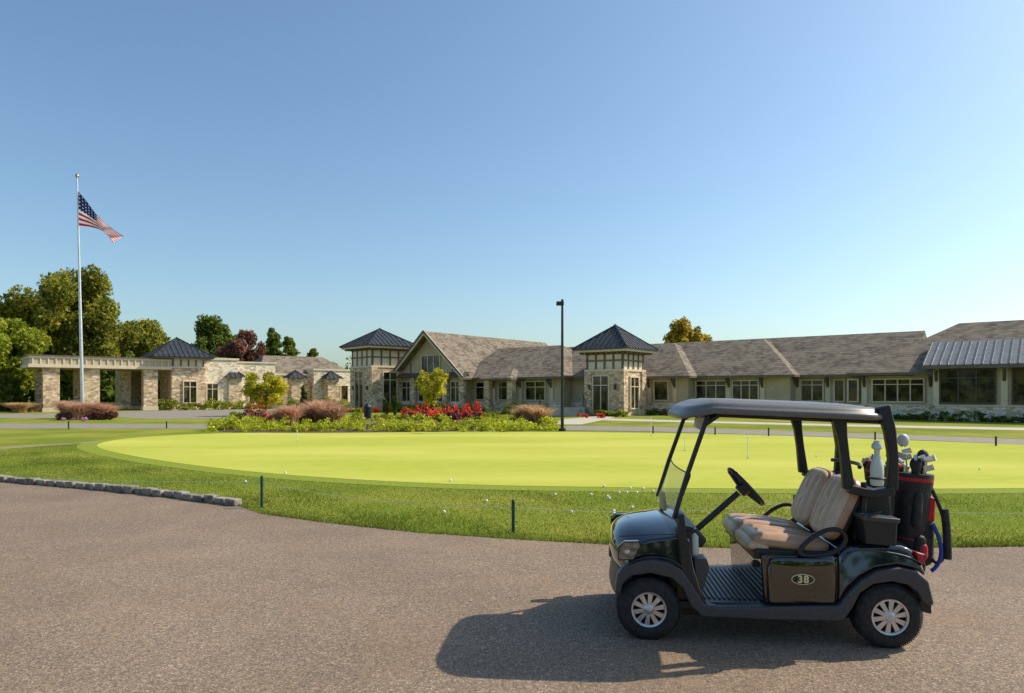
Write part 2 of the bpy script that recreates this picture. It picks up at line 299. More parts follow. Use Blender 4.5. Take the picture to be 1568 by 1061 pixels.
# ------------------------------------------------------------ clubhouse
CHs=empty('clubhouse'); B={k:MB() for k in ['stone','stonelight','siding','cream','panel','darktrim','bronze','metal','metal_light','wood','shingle','glass']}
def frame(o,d):
    d=Vector((d[0],d[1],0)).normalized(); bk=Vector((-d.y,d.x,0)); o=Vector((o[0],o[1],0))
    return lambda u,v,z: o+d*u+bk*v+Vector((0,0,z))
def upx(o,d,px,v=0):
    d=Vector((d[0],d[1])).normalized(); bk=Vector((-d.y,d.x)); ox=o[0]+bk.x*v; oy=o[1]+bk.y*v; t=(px-784)/F
    return (t*oy-ox)/(d.x-t*d.y)
def roof(fr,u0,u1,vf,vb,ze,zr,hl=0,hr=0,mat='shingle',fascia=True):
    vm=(vf+vb)/2; b=B[mat]
    a,bb,c,d=fr(u0,vf,ze),fr(u1,vf,ze),fr(u1,vb,ze),fr(u0,vb,ze); r0,r1=fr(u0+hl,vm,zr),fr(u1-hr,vm,zr)
    b.poly([a,bb,r1,r0]); b.poly([c,d,r0,r1]); b.poly([bb,c,r1]); b.poly([d,a,r0]); b.poly([a,d,c,bb])
    if fascia:
        B['darktrim'].box(fr,u0-.02,u1+.02,vf-.07,vf+.03,ze-.17,ze-.004); B['cream'].box(fr,u0+.1,u1-.1,vf+.04,vb-.1,ze-.13,ze-.006)
        B['darktrim'].box(fr,u1-.03,u1+.05,vf+.035,vb,ze-.16,ze-.008)
def window(fr,u0,u1,v,z0,z1,nx=2,tr=None,fm='cream',t=.09):
    B['glass'].box(fr,u0,u1,v-.03,v-.005,z0,z1)
    b=B[fm]; b.box(fr,u0-t,u0,v-.12,v-.002,z0-t,z1+t); b.box(fr,u1,u1+t,v-.12,v-.002,z0-t,z1+t)
    b.box(fr,u0,u1,v-.12,v-.002,z1,z1+t); b.box(fr,u0,u1,v-.14,v-.002,z0-t,z0)
    for i in range(1,nx):
        u=u0+(u1-u0)*i/nx; b.box(fr,u-.035,u+.035,v-.09,v-.032,z0,z1)
    if tr: b.box(fr,u0,u1,v-.085,v-.033,tr-.03,tr+.03)
def wall(fr,u0,u1,v0,v1,z1,base=None,mat='siding'):
    B[mat].box(fr,u0,u1,v0,v1,0,z1)
    if base: B['stonelight'].box(fr,u0-.05,u1+.05,v0-.12,v0-.004,-.1,base); B['cream'].box(fr,u0-.06,u1+.06,v0-.16,v0-.006,base+.002,base+.09)
def pyr(fr,u0,u1,v0,v1,ze,zp,rib=.42):
    cs=[fr(u0,v0,ze),fr(u1,v0,ze),fr(u1,v1,ze),fr(u0,v1,ze)]; ap=fr((u0+u1)/2,(v0+v1)/2,zp); b=B['metal']
    for i in range(4):
        p,q=cs[i],cs[(i+1)%4]; b.poly([p,q,ap]); m_=(p+q)/2; n=int((q-p).length/rib)
        for k in range(1,n):
            t=k/n; s=p.lerp(q,t); e=s+(ap-m_)*(min(t,1-t)*2); b.bar(s,e,.025,r2=.05)
        b.bar(p,ap,.05,r2=.07)
    b.poly(cs[::-1]); b.sphere(ap,.12,8,6)
def tower(o,d,w,ze,zp,zb,ov=.75):
    fr=frame(o,d); B['stone'].box(fr,0,w,0,w,0,zb)
    B['panel'].box(fr,.08,w-.08,.08,w-.08,zb,ze-.25)
    for z0,z1,e in ((zb+.002,zb+.16,.08),(zb+(ze-zb)*.45,zb+(ze-zb)*.45+.1,.02),(ze-.42,ze-.25,.06)):
        B['darktrim' if e<.07 else 'cream'].box(fr,-e,w+e,-e,w+e,z0,z1)
    for k in range(5):
        u=.1+(w-.2)*k/4
        B['darktrim'].box(fr,u-.07,u+.07,.02,.078,zb+.16,ze-.42); B['darktrim'].box(fr,w-.078,w-.02,u-.07,u+.07,zb+.16,ze-.42); B['darktrim'].box(fr,.02,.078,u-.07,u+.07,zb+.16,ze-.42)
    B['cream'].box(fr,-ov+.1,w+ov-.1,-ov+.1,w+ov-.1,ze-.24,ze-.1); B['darktrim'].box(fr,-ov,w+ov,-ov,w+ov,ze-.098,ze-.003)
    pyr(fr,-ov-.05,w+ov+.05,-ov-.05,w+ov+.05,ze,zp)
    for i in range(9):
        u=-.2+(w+.4)*i/8
        B['darktrim'].box(fr,u-.05,u+.05,-ov+.2,-.02,ze-.38,ze-.245); B['darktrim'].box(fr,w+.02,w+ov-.2,u-.05,u+.05,ze-.38,ze-.245)
    window(fr,w*.22,w*.62,0,.15,zb-.35,2,zb-1.0,'cream')
    fr2=lambda u,v,z: fr(w-v,u,z)
    window(fr2,w*.3,w*.66,0,.55,zb-.45,2,zb-1.1,'cream')
    for u in (w*.12,w*.8): B['bronze'].box(fr,u-.07,u+.07,-.16,-.02,1.9,2.25)
    for (u0,v0) in ((-.08,-.08),(w-.5,-.08),(w-.5,w-.5)): B['stone'].box(fr,u0,u0+.6,v0,v0+.6,-.1,zb-.01)
    return fr
DR=(.778,-.628)
A=(11.4,55.0); FR=frame(A,DR); U=lambda px,v=0: upx(A,DR,px,v)
e1_=U(1056,-3.4); e2_=U(1216,-2.1)
secs=[(-1.5,e1_,-3.4,2.9,5.75,3.8),(e1_-5.5,e2_,-2.1,2.9,5.85,3.9),(e2_-6,U(1320)+3,-.8,2.9,5.95,0)]
for (a,bq,vf,ze,zr,hr) in secs:
    roof(FR,a,bq,vf,vf+10.8,ze,zr,0,hr); wall(FR,a+.3,bq-.5,vf+.8,vf+9.5,2.8,.85)
a4=U(1296,-1.4); roof(FR,a4,36,-1.4,11,2.95,6.35,5.6,5); wall(FR,a4+.7,35.5,-.5,9.5,2.85,.85)
def bracket(fr,u,v,ov,z):
    B['cream'].box(fr,u-.16,u+.16,v-.10,v-.01,.95,z-.1)
    p=fr(u,v-.12,z-.75); q=fr(u,v-ov+.1,z-.17); B['darktrim'].bar(p,q,.06); B['darktrim'].bar(fr(u,v-.11,z-.21),fr(u,v-ov+.05,z-.21),.05)
    B['darktrim'].bar(fr(u,v-.13,z-.85),fr(u,v-.13,z-.2),.06)
w1v,w2v=-2.6,-1.3
for p0,p1,vv,nx in ((1003,1023,w1v,1),(1067,1112,w2v,3),(1123,1161,w2v,3),(1228,1260,0,2),(1279,1292,0,1),(1300,1313,-.5,1),(1337,1414,-.5,4)):
    window(FR,U(p0,vv),U(p1,vv),vv,1.12,2.5,nx,2.2 if nx>1 else None,'cream')
for px,vv in ((995,w1v),(1034,w1v),(1060,w2v),(1117,w2v),(1168,w2v),(1222,0),(1268,0),(1324,-.5),(1425,-.5)): bracket(FR,U(px,vv),vv,.85,2.88)
b0=U(1434,-1.5); b1=b0+14
B['siding'].box(FR,b0,b1,-1.5,1.5,0,3.25); B['stonelight'].box(FR,b0-.05,b1+.05,-1.62,-1.504,-.1,.85); B['cream'].box(FR,b0-.06,b1+.06,-1.68,-1.506,.852,.95)
pa=[FR(b0-.6,-2.4,3.3),FR(b1+.6,-2.4,3.3),FR(b1+.6,1.6,4.95),FR(b0-.6,1.6,4.95)]; ml=B['metal_light']; ml.poly(pa)
ml.poly([FR(b0-.6,-2.4,3.22),FR(b1+.6,-2.4,3.22),FR(b1+.6,1.6,3.22),FR(b0-.6,1.6,3.22)]); ml.poly([pa[0],pa[3],FR(b0-.6,1.6,3.22),FR(b0-.6,-2.4,3.22)])
B['darktrim'].box(FR,b0-.65,b1+.6,-2.5,-2.41,3.1,3.32)
n=36
for k in range(n+1):
    u=b0-.6+(b1-b0+1.2)*k/n; B['metal'].bar(FR(u,-2.4,3.33),FR(u,1.6,4.98),.03,r2=.045)
for w0,w1 in ((U(1441,-1.5),U(1523,-1.5)),(U(1552,-1.5),U(1552,-1.5)+3.3),(U(1552,-1.5)+4.5,U(1552,-1.5)+7)):
    window(FR,w0,w1,-1.5,1.1,3.0,3,2.55,'bronze')
for px in (1434,1538): bracket(FR,U(px,-1.5),-1.5,.85,3.2)
tx=P(897,600,50.5); TR=tower((tx.x,50.5),DR,3.15,4.85,6.65,3.2,.7)
# gable hall
O=(-7.1,60.0); FG=frame(O,DR); UG=lambda px,v=0: upx(O,DR,px,v)
hw=4.7; ze=2.9; zp=7.0; L=17
sl=(zp-ze)/hw
pk0,pk1=FG(0,-.9,zp),FG(0,L,zp)
for s in (-1,1):
    e0,e1=FG(s*hw,-.9,ze),FG(s*hw,L,ze); dn=Vector((0,0,-.16))
    B['shingle'].poly([pk0,pk1,e1,e0]); B['shingle'].poly([pk0+dn,pk1+dn,e1+dn,e0+dn]); 
    B['cream'].bar(pk0+Vector((0,0,-.12)),e0+Vector((0,0,-.12)),.06,r2=.14); B['darktrim'].bar(e0+dn*.5,e1+dn*.5,.07)
    B['darktrim'].bar(pk0+Vector((0,0,-.01))+ (FG(0,-.08,0)-FG(0,0,0)),e0+(FG(0,-.08,0)-FG(0,0,0)),.03,r2=.09)
w_=hw-.7; wz=zp-sl*w_-.2
b=B['siding']; q=[FG(-w_,0,0),FG(w_,0,0),FG(w_,0,wz),FG(0,0,zp-.2),FG(-w_,0,wz)]; q2=[p+(FG(0,L-.5,0)-FG(0,0,0)) for p in q]
b.poly(q); b.poly(q2)
for i in range(5):
    j=(i+1)%5
    if i not in(2,3): b.poly([q[i],q[j],q2[j],q2[i]])
B['stonelight'].box(FG,-w_-.05,w_+.05,-.12,-.004,-.1,.9)
B['darktrim'].box(FG,-w_-.6,w_+.6,-.2,-.01,3.0,3.25)
window(FG,-1.1,1.1,0,3.45,4.9,3,None); 
for uu in (-2.6,2.6): B['darktrim'].box(FG,uu-.04,uu+.04,-.05,-.005,3.26,zp-sl*abs(uu)-.35)
window(FG,-w_+.3,-w_+1.5,0,.5,2.6,2,2.1); window(FG,-1.5,-.3,0,.3,2.6,2,2.1); window(FG,.4,1.5,0,.3,2.6,2,2.1); window(FG,w_-1.5,w_-.4,0,.5,2.6,2,2.1)
for u in (-w_,-2.0,0.05,2.05,w_): B['stone'].box(FG,u-.28,u+.28,-.45,-.13,-.1,2.99)
B['darktrim'].poly([FG(-w_-.9,-.9,3.0),FG(w_+.9,-.9,3.0),FG(w_+.9,-.21,3.4),FG(-w_-.9,-.21,3.4)])
roof(FG,3,UG(862,.2),.2,11,2.9,5.7,0,3.8); wall(FG,4,UG(862,.2)-.6,1.0,10,2.8,.85)
roof(FG,6,16.2,1.5,12.2,2.9,5.6,0,0); wall(FG,8,16,2.3,10,2.8,.85)
for p0,p1,nx in ((730,742,1),(765,790,2),(806,835,2)): window(FG,UG(p0,1.0),UG(p1,1.0),1.0,1.1,2.5,nx,2.1)
for px in (757,798,845): bracket(FG,UG(px,1.0),1.0,.8,2.88)
roof(FG,6.4,9.6,-.8,3,2.8,3.7,1.2,1.2)
for u in (6.8,9.2): B['stone'].box(FG,u-.25,u+.25,-.4,.1,-.1,2.7)
tx=P(538,600,63.0); tower((tx.x,63.0),(.66,-.75),3.75,5.85,7.5,3.9)
# left wing
OL=(-40.4,58.0); DLW=(.76,.65); FL=frame(OL,DLW); UL=lambda px,v=0: upx(OL,DLW,px,v)
cu=UL(262); 
B['cream'].box(FL,-.6,cu,-.3,6.3,3.82,4.10); B['siding'].box(FL,-.5,cu,-.2,6.2,4.102,4.62); B['cream'].box(FL,-.58,cu,-.28,6.28,4.622,4.78); B['darktrim'].box(FL,-.65,cu,-.35,6.35,4.782,4.88)
for k in range(20):
    u=-.3+(cu)*k/19
    B['cream'].box(FL,u-.05,u+.05,-.26,-.204,4.11,4.61)
for v in (0,5.2):
    for px in (66,129,220):
        u=UL(px); B['stone'].box(FL,u,u+1.2,v,v+.9,-.1,3.818); B['cream'].box(FL,u-.06,u+1.26,v-.06,v+.96,-.1,.35)
pu=UL(262)
def pav():
    fr=frame(tuple(FL(pu,-.2,0))[:2],DLW); w=UL(305)-pu+.5
    B['stone'].box(fr,0,w,0,4.4,0,4.0); B['panel'].box(fr,.08,w-.08,.08,4.3,4.0,4.9); B['cream'].box(fr,-.08,w+.08,-.08,4.5,4.002,4.15)
    for k in range(5):
        u=.15+(w-.3)*k/4; B['darktrim'].box(fr,u-.06,u+.06,.02,.078,4.15,4.8)
    B['darktrim'].box(fr,-1.6,w+.6,-.7,5,4.9,5.05); pyr(fr,-1.7,w+.7,-.8,5.1,5.054,7.0)
    window(fr,w*.35,w*.72,0,.7,2.7,2,2.2)
pav()
s0=UL(306); s1=UL(366)
B['stonelight'].box(FL,s0,s1,.3,8,0,4.9); B['cream'].box(FL,s0-.1,s1+.1,.2,8.1,4.902,5.1); window(FL,UL(317,.3),UL(333,.3),.3,.5,2.5,2,2.0)
B['bronze'].box(FL,UL(237,5),UL(253,5),5.0,5.2,0,2.9); window(FL,UL(237,5)+.1,UL(253,5)-.1,5.0,.1,2.75,3,2.2,'bronze')
B['stonelight'].box(FL,cu-3.2,s0,5.2,8,0,3.9)
e1=UL(545,2)
B['stone'].box(FL,s1,e1,2.0,9,0,3.5); B['cream'].box(FL,s1,e1,1.9,9,3.502,3.7); 
roof(FL,s1+3,e1+.5,2.6,12,3.72,5.9,2.2,2.2,fascia=False)
B['stonelight'].box(FL,s1+.01,s1+4.2,1.2,5,0,4.7); B['cream'].box(FL,s1+.02,s1+4.3,1.1,5.1,4.702,4.85)
B['stonelight'].box(FL,e1-5.5,e1-.3,1.3,6,0,4.1); B['cream'].box(FL,e1-5.6,e1-.2,1.2,6.1,4.102,4.28)
for px in (358,453,508):
    u=UL(px,.4)-.6; B['stone'].box(FL,u,u+1.3,.1,1.19,0,3.2); pyr(FL,u-.35,u+1.65,-.25,1.6,3.2,4.0)
window(FL,UL(425,1.2)-3,UL(425,1.2)-1.8,1.2,.5,2.5,2,2.0)
B['wood'].box(FL,UL(476,1.9),UL(492,1.9),1.9,1.98,0,2.7); window(FL,UL(522,1.3),UL(532,1.3),1.3,.6,2.4,1)
for k,mb in B.items():
    if mb.v: mb.make({'glass':'windows','shingle':'shingle_roof','metal':'metal_roof','metal_light':'bay_metal_roof','stone':'stone_walls','stonelight':'light_stone_walls','siding':'siding_walls','cream':'trim','panel':'panels','darktrim':'dark_trim','bronze':'bronze_frames','wood':'door'}[k],M[k],CHs)
st=empty('entry_stairs',tuple(G(862,637))); b=MB(); I=lambda u,v,z: Vector((u,v,z))
for k in range(4): b.box(I,-1.6,1.6,k*.32,1.6,k*.15-.01 if k else 0,(k+1)*.15-.002)
b.make('steps',M['concrete'],st); b=MB()
for x in (-1.6,0,1.6):
    b.bar((x,-.1,0),(x,-.1,.95),.025); b.bar((x,1.4,.5),(x,1.4,1.5),.025); b.bar((x,-.1,.95),(x,1.4,1.5),.025); b.bar((x,-.1,.5),(x,1.4,1.05),.018)
b.make('railing',M['bronze'],st)
# ------------------------------------------------------------ trees
def T(name,pl,pr,pt,D,leaf,**k):
    s=F/D; x=((pl+pr)/2-784)/s; return tree(name,x,D,CH+(HY-pt)/s,(pr-pl)/s,leaf,**k)
T('oak_tree',16,198,402,75,'oak',n=46000,K=95,size=.20,cb=.14,trunk=.45,rel=.19,shell=.35)
T('deciduous_tree',-70,72,486,66,'ygreen',n=22000,K=60,size=.18,cb=.06,rel=.22,shell=.4)
T('deciduous_tree',160,260,472,88,'oak',n=20000,K=50,size=.24,cb=.05,rel=.25,shell=.3)
T('deciduous_tree',60,170,520,82,'ygreen',n=11000,K=34,size=.25,cb=.05,rel=.25)
T('deciduous_tree',284,376,478,92,'dgreen',n=20000,K=52,size=.22,cb=.1,rel=.23,shell=.35)
T('plum_tree',338,412,506,84,'plum',n=15000,K=42,size=.19,cb=.1,rel=.25,shell=.35)
T('deciduous_tree',-160,10,470,90,'dgreen',n=12000,K=36,size=.34,cb=.1)
T('maple_tree',1016,1094,482,74,'autumn',n=11000,K=44,size=.19,cb=.3,rel=.24,shell=.35)
T('maple_tree',1462,1524,490,68,'autumn',n=6000,K=28,size=.2,cb=.3)
T('ornamental_tree',372,442,566,49,'yellow',n=5600,K=38,size=.10,cb=.2,trunk=.09,rel=.24)
T('ornamental_tree',636,692,560,50,'yellow',n=2600,K=34,size=.095,cb=.25,trunk=.07,rel=.25)
def conifer(name,px,pt,w,D,nb=110,per=110):
    s=F/D; h=CH+(HY-pt)/s; e=empty(name,((px-784)/s,D,0)); W=w/s/2; Cs=[]; b=MB(); b.cone((0,0,0),(0,0,h*.98),.2,.02)
    for k in range(nb):
        t=random.random()**.85*.97; an=random.uniform(0,6.283); Lb=max(.25,W*(1-t)**.75*random.uniform(.55,1.15)); z=t*h
        r=rng.random(per)**.7; x_=r*Lb; dz=.18*Lb*r**2-.06*Lb; sp=.12+.10*Lb*(1-r)
        P_=np.stack([x_*math.cos(an)+rng.normal(size=per)*sp,x_*math.sin(an)+rng.normal(size=per)*sp,z+dz+rng.normal(size=per)*.10],1); Cs.append(P_)
        b.cone((0,0,z),(Lb*.9*math.cos(an),Lb*.9*math.sin(an),z+.1*Lb),.04,.01,5)
    C=np.concatenate(Cs); C[:,2]=np.maximum(C[:,2],.1)
    trimesh('needles',leaves(C,.17),M['dgreen'],e); b.make('trunk',M['bark'],e)
conifer('spruce_tree',418,500,74,93); conifer('spruce_tree',442,514,66,90); conifer('spruce_tree',478,532,60,98); conifer('spruce_tree',5,575,40,60,50,80); conifer('spruce_tree',22,582,34,62,40,80)
L=[]
for k in range(90):
    x=-125+k*2.2; L.append(clumps((x,118+random.uniform(-6,6),3.2),(3.5,3,random.uniform(3,5.2)),10,.4,520,.4)[0])
for k in range(30):
    x=-62+k*1.1; L.append(clumps((x,76+random.uniform(-2,2),2.3),(1.8,1.5,random.uniform(2,3.4)),8,.4,520,.3)[0])
for k in range(70):  # unseen trees added behind the camera, for dark reflections in the cart body
    x=-60+k*1.75; L.append(clumps((x,-26+random.uniform(-4,3),3.2),(2.6,2.4,random.uniform(3,6)),9,.4,330,.4)[0])
L=np.concatenate(L); L[:,2]=np.abs(L[:,2]); trimesh('distant_trees',leaves(L,.34),M['dgreen'])
# ------------------------------------------------------------ planting
bed=[G(*p) for p in [(320,655),(340,661),(450,663),(620,662),(760,660),(845,658),(850,650),(820,644),(700,641),(520,641),(400,643),(340,647)]]
flat('flower_bed_soil',smooth(bed,4),.012,M['mulch'])
L=[]
for k in range(170):
    px=random.uniform(324,844); py=random.uniform(652,661); x,y,_=G(px,py); L.append(clumps((x,y,.1),(random.uniform(.25,.6),.5,random.uniform(.15,.42)),5,.5,130,.06)[0])
L=np.concatenate(L); L[:,2]=np.abs(L[:,2]); trimesh('ground_cover_plants',leaves(L,.06),M['cover'])
def massp(name,lst,leaf,size,n,up=0):
    L=[]
    for (px,py,w,h) in lst:
        x,y,_=G(px,py); s=F/y; L.append(clumps((x,y,h/s*.5),(w/s/2,w/s/2*.7,h/s*.5),10,.42,n,size,.3)[0])
    L=np.concatenate(L); L[:,2]=np.abs(L[:,2]); trimesh(name,leaves(L,size),M[leaf])
massp('green_perennials',[(random.uniform(350,835),random.uniform(644,653),random.uniform(14,30),random.uniform(8,22)) for _ in range(60)],'ygreen',.065,420)
massp('red_canna_flowers',[(388,648,18,32),(400,648,16,36),(412,649,18,36),(425,649,14,28)]+[(random.uniform(612,745),random.uniform(644,650),random.uniform(8,15),random.uniform(16,32)) for _ in range(32)],'red',.055,120)
massp('dark_canna_leaves',[(random.uniform(612,742),random.uniform(645,650),random.uniform(12,20),random.uniform(12,22)) for _ in range(18)]+[(390,649,30,22),(415,650,24,22)],'purple',.09,200)
massp('pink_flowers',[(random.uniform(540,740),654,9,10) for _ in range(30)],'pinkgrass',.05,120)
massp('lilac_flowers',[(random.uniform(520,800),random.uniform(652,657),7,9) for _ in range(26)]+[(random.uniform(92,135),645,7,6) for _ in range(6)],'lilac',.04,50)
def grasscl(name,lst,leaf):
    Vs=[]
    for (px,py,w,h) in lst:
        x,y,_=G(px,py); s=F/y; n=1500; P0=np.zeros((n,3)); P0[:,0]=x+rng.normal(size=n)*w/s*.10; P0[:,1]=y+rng.normal(size=n)*w/s*.10
        d=rnddir(n); d[:,2]=0; t=rng.normal(size=(n,3))*.4*w/h; t[:,2]=1; hh=(h/s*(.55+.5*rng.random(n)))[:,None]
        mid=P0+t*hh*np.array([.35,.35,.75]); tip=P0+t*hh
        Vs.append(np.stack([P0-d*.02,P0+d*.02,mid],1)); Vs.append(np.stack([mid-d*.03,mid+d*.03,tip*1.0],1))
    trimesh(name,np.concatenate(Vs),M[leaf])
grasscl('fountain_grass',[(445,656,36,36),(470,654,38,32),(495,654,46,42),(512,655,32,34),(432,654,26,28)],'pinkgrass')
grasscl('fountain_grass',[(812,651,36,32),(828,652,32,28),(800,650,26,24)],'tangrass')
grasscl('fountain_grass',[(104,641,34,28),(122,643,30,26),(145,642,36,26),(160,642,30,22)],'pinkgrass')
grasscl('fountain_grass',[(30,632,30,16),(50,631,24,14)],'tangrass')
massp('bed_shrubs',[(random.uniform(90,172),643,16,12) for _ in range(9)],'plum',.09,220)
pts=[]
for k in range(60):
    u=-1+k*.6; vf=-3.8 if u<e1_ else (-2.4 if u<e2_ else (-1.1 if u<a4 else -1.5)); 
    if u>b0-.5: vf=-2.6
    p=FR(u,vf+random.uniform(-.2,.2),0); pts.append((p.x,p.y,.42,.4,random.uniform(.28,.6)))
shrub('boxwood_hedge',pts,'hedge',300,.06)
pts=[]
for k in range(26):
    u=-5+k*.75
    if 5.5<u<10.5 and random.random()<.4: continue
    p=FG(u,-1.6+random.uniform(-.3,.3)+(.8 if u>5 else 0),0); pts.append((p.x,p.y,.55,.5,random.uniform(.3,.9)))
for k in range(24):
    p=FL(9.8+k*.8,-1.5+random.uniform(-.4,.4) ,0); pts.append((p.x,p.y,.6,.5,random.uniform(.4,1.1)))
for k in range(9):
    p=TR(-1+k*.6,-1.2,0); 
    if k in(3,4): continue
    pts.append((p.x,p.y,.4,.4,random.uniform(.3,.6)))
shrub('foundation_shrubs',pts,'ygreen',420,.08)
massp('bed_red_flowers',[(random.uniform(515,600),632,8,8) for _ in range(14)]+[(random.uniform(885,930),640,7,7) for _ in range(8)],'red',.06,60)
massp('columnar_shrub',[(466,640,10,48),(604,636,7,26),(590,636,7,22)],'hedge',.09,1200)
# ------------------------------------------------------------ flagpole & flag
black=nmat('black_metal',(.012,.012,.013),(.022,.022,.024),8,.45)
fp=empty('flagpole',tuple(P(127,600,45)*1)[:2]+(0,)); ox,oy=fp.location.x,fp.location.y
alu=nmat('aluminium',(.6,.6,.6),(.72,.72,.72),6,.35,metal=.6)
b=MB(); tp=P(118,272,45)-Vector((ox,oy,0)); b.cone((0,0,0),tp,.12,.045,16); b.cone((0,0,0),(0,0,.25),.3,.22,16); b.make('pole',alu,fp,True)
b=MB(); b.sphere(tp+Vector((0,0,.12)),.12,14,10); b.make('finial_ball',nmat('gold',(.5,.35,.1),(.6,.42,.14),4,.3,metal=1),fp,True)
def interp(ps,t):
    x=t*(len(ps)-1); i=min(int(x),len(ps)-2); f=x-i; return (ps[i][0]*(1-f)+ps[i+1][0]*f, ps[i][1]*(1-f)+ps[i+1][1]*f)
topE=[(119,292),(133,308),(147,328),(161,343),(176,352),(190,361)]; botE=[(121,345),(135,347),(148,350),(158,353),(166,361),(173,373)]
NU,NV=44,26; me=bpy.data.meshes.new('cloth'); vs=[];fs=[];mi=[]
for j in range(NV+1):
    for i in range(NU+1):
        u=i/NU; v=j/NV; a=interp(topE,u); c=interp(botE,u); wob=1.5*math.sin(u*9+v*2)*u
        p=P(a[0]*(1-v)+c[0]*v,a[1]*(1-v)+c[1]*v+wob,45+.35*math.sin(u*11+v*2.5)*u+.0); vs.append(tuple(p-Vector((ox,oy,0))))
for j in range(NV):
    for i in range(NU):
        k=j*(NU+1)+i; fs.append((k,k+1,k+NU+2,k+NU+1)); st_=j*13//NV
        if i<NU*.4 and st_<7: mi.append(3 if (i%3==1 and j%3==1) else 2)
        else: mi.append(0 if st_%2==0 else 1)
me.from_pydata(vs,[],fs); o=obj('flag_cloth',me,None,fp,True)
for m_ in (leafmat('flag_red',[(.55,.01,.02),(.6,.015,.025)],.5),leafmat('flag_white',[(.95,.95,.95),(.95,.95,.95)],.5),leafmat('flag_blue',[(.02,.03,.14),(.02,.03,.14)],.4),leafmat('flag_star',[(.85,.85,.85),(.85,.85,.85)],.5)): me.materials.append(m_)
me.polygons.foreach_set('material_index',mi)
# ------------------------------------------------------------ lamp
lx,ly,_=G(861,660); lp=empty('street_lamp',(lx,ly,0)); b=MB(); b.cone((0,0,0),(0,0,5.6),.075,.05,12); b.cone((0,0,0),(0,0,.12),.16,.16,12)
b.box(I,-.26,.06,-.13,.13,5.52,5.68); b.box(I,-.05,.05,-.05,.05,5.68,5.78); b.make('pole_and_head',black,lp)
wx,wy,_=G(563,641); wb=empty('waste_bin',(wx,wy,0)); b=MB(); b.cone((0,0,0),(0,0,.75),.22,.26,14); b.cone((0,0,.75),(0,0,.98),.27,.08,14); b.make('bin_body',black,wb)
# ------------------------------------------------------------ rope posts
gpst=nmat('green_stake',(.01,.05,.035),(.02,.07,.05),8,.6); ropem=nmat('rope_white',(.5,.5,.45),(.6,.6,.55),20,.9)
tops=[]
def stake(px,py,pt,r=.022):
    x,y,_=G(px,py); s=F/y; h=(py-pt)/s; e=empty('rope_stake',(x,y,0)); b=MB(); b.cone((0,0,-.05),(0,0,h),r,r,10); b.cone((0,0,h),(0,0,h+.02),r*1.15,r*.6,10); b.make('stake',gpst,e,True); tops.append(Vector((x,y,h*.83))); return e
stake(-260,735,705); stake(401,777,730); stake(786,815,767); stake(1217,808,760); stake(1760,818,770)
for i in range(len(tops)-1):
    cu_=bpy.data.curves.new('rope','CURVE'); cu_.dimensions='3D'; cu_.bevel_depth=.0028; sp=cu_.splines.new('POLY'); sp.points.add(16)
    for k in range(17):
        t=k/16; p=tops[i].lerp(tops[i+1],t); p.z-=.10*4*t*(1-t); sp.points[k].co=(*p,1)
    o=bpy.data.objects.new('boundary_rope',cu_); COL.objects.link(o); cu_.materials.append(ropem)
for px,py,pt in ((105,657,645),(255,656,645),(1000,664,652),(1177,668,655),(1525,683,668),(1095,666,654),(1340,674,661)):
    x,y,_=G(px,py); e=empty('path_stake',(x,y,0)); b=MB(); b.cone((0,0,0),(0,0,(py-pt)*y/F),.03,.03,8); b.make('stake',black,e)
wh=nmat('white_paint',(.78,.78,.75),(.84,.84,.82),4,.5)
for px,py,pt in ((1145,702,668),(455,676,660),(997,668,640),(1048,690,671)):
    x,y,_=G(px,py); h=(py-pt)*y/F; e=empty('practice_flagstick',(x,y,0)); b=MB(); b.cone((0,0,0),(0,0,h),.011,.009,8); b.sphere((0,0,h),.022,8,6); b.make('stick',wh,e); b=MB(); b.cone((0,0,.009),(0,0,.011),.054,.054,16); b.make('cup',black,e)
b=MB()
for px,py in ((437,726),(376,740),(850,760),(905,760),(930,763),(925,747),(965,750),(975,757),(1000,755),(875,787),(680,787),(940,790),(968,780),(690,738),(985,751),(933,766),(960,757),(1010,771),(745,770),(948,757),(1250,700),(1500,720),(940,786)):
    x,y,_=G(px,py); b.sphere((x,y,.034),.023,10,8)
b.make('golf_balls',wh,None,True)
# ============================================================ GOLF CART
s_,c_=math.sin(math.radians(5.7)),math.cos(math.radians(5.7))
X0,Y0=.944,4.70
cart=empty('golf_cart',(X0,Y0,.004),-math.radians(5.7))
def C(px,py,y=0.0):
    t=(px-784)/F; x=(t*(Y0+c_*y)-X0-s_*y)/(c_+s_*t); Dn=Y0-s_*x; D=Dn+c_*y; yb=988+3*x/1.6
    return Vector((x,y,CH*(1-(py-600)*D/(Dn*(yb-600)))))
W=1.13
mm={}
mm['paint']=nmat('metallic_paint',(.005,.010,.015),(.008,.014,.021),60,.05,metal=0,coat=1.0,spec=.9)
mm['pod']=nmat('side_panel_reflection_tint',(.010,.009,.004),(.014,.012,.006),60,.04,metal=0,coat=1.0,spec=.9)  # dark gloss; brown-green of the reflected grass is put into the base colour
mm['plastic']=nmat('black_plastic',(.014,.014,.015),(.026,.026,.027),90,.45,.15,bd=.001)
mm['grey']=nmat('grey_plastic',(.046,.047,.052),(.066,.067,.072),90,.45,.15,bd=.001)
mm['roof']=nmat('roof_plastic',(.13,.12,.112),(.165,.155,.145),60,.4,.1,bd=.001)
mm['tire']=nmat('tire_rubber',(.018,.017,.016),(.04,.037,.034),30,.85,.3,bd=.002)
mm['silver']=nmat('silver_rim',(.6,.6,.6),(.72,.72,.71),20,.3,metal=.7)
mm['seat']=nmat('tan_vinyl',(.46,.27,.155),(.52,.32,.195),14,.36,.1,bd=.002)
mm['seat2']=nmat('tan_vinyl_light',(.62,.43,.28),(.70,.51,.35),14,.36,.1,bd=.002)
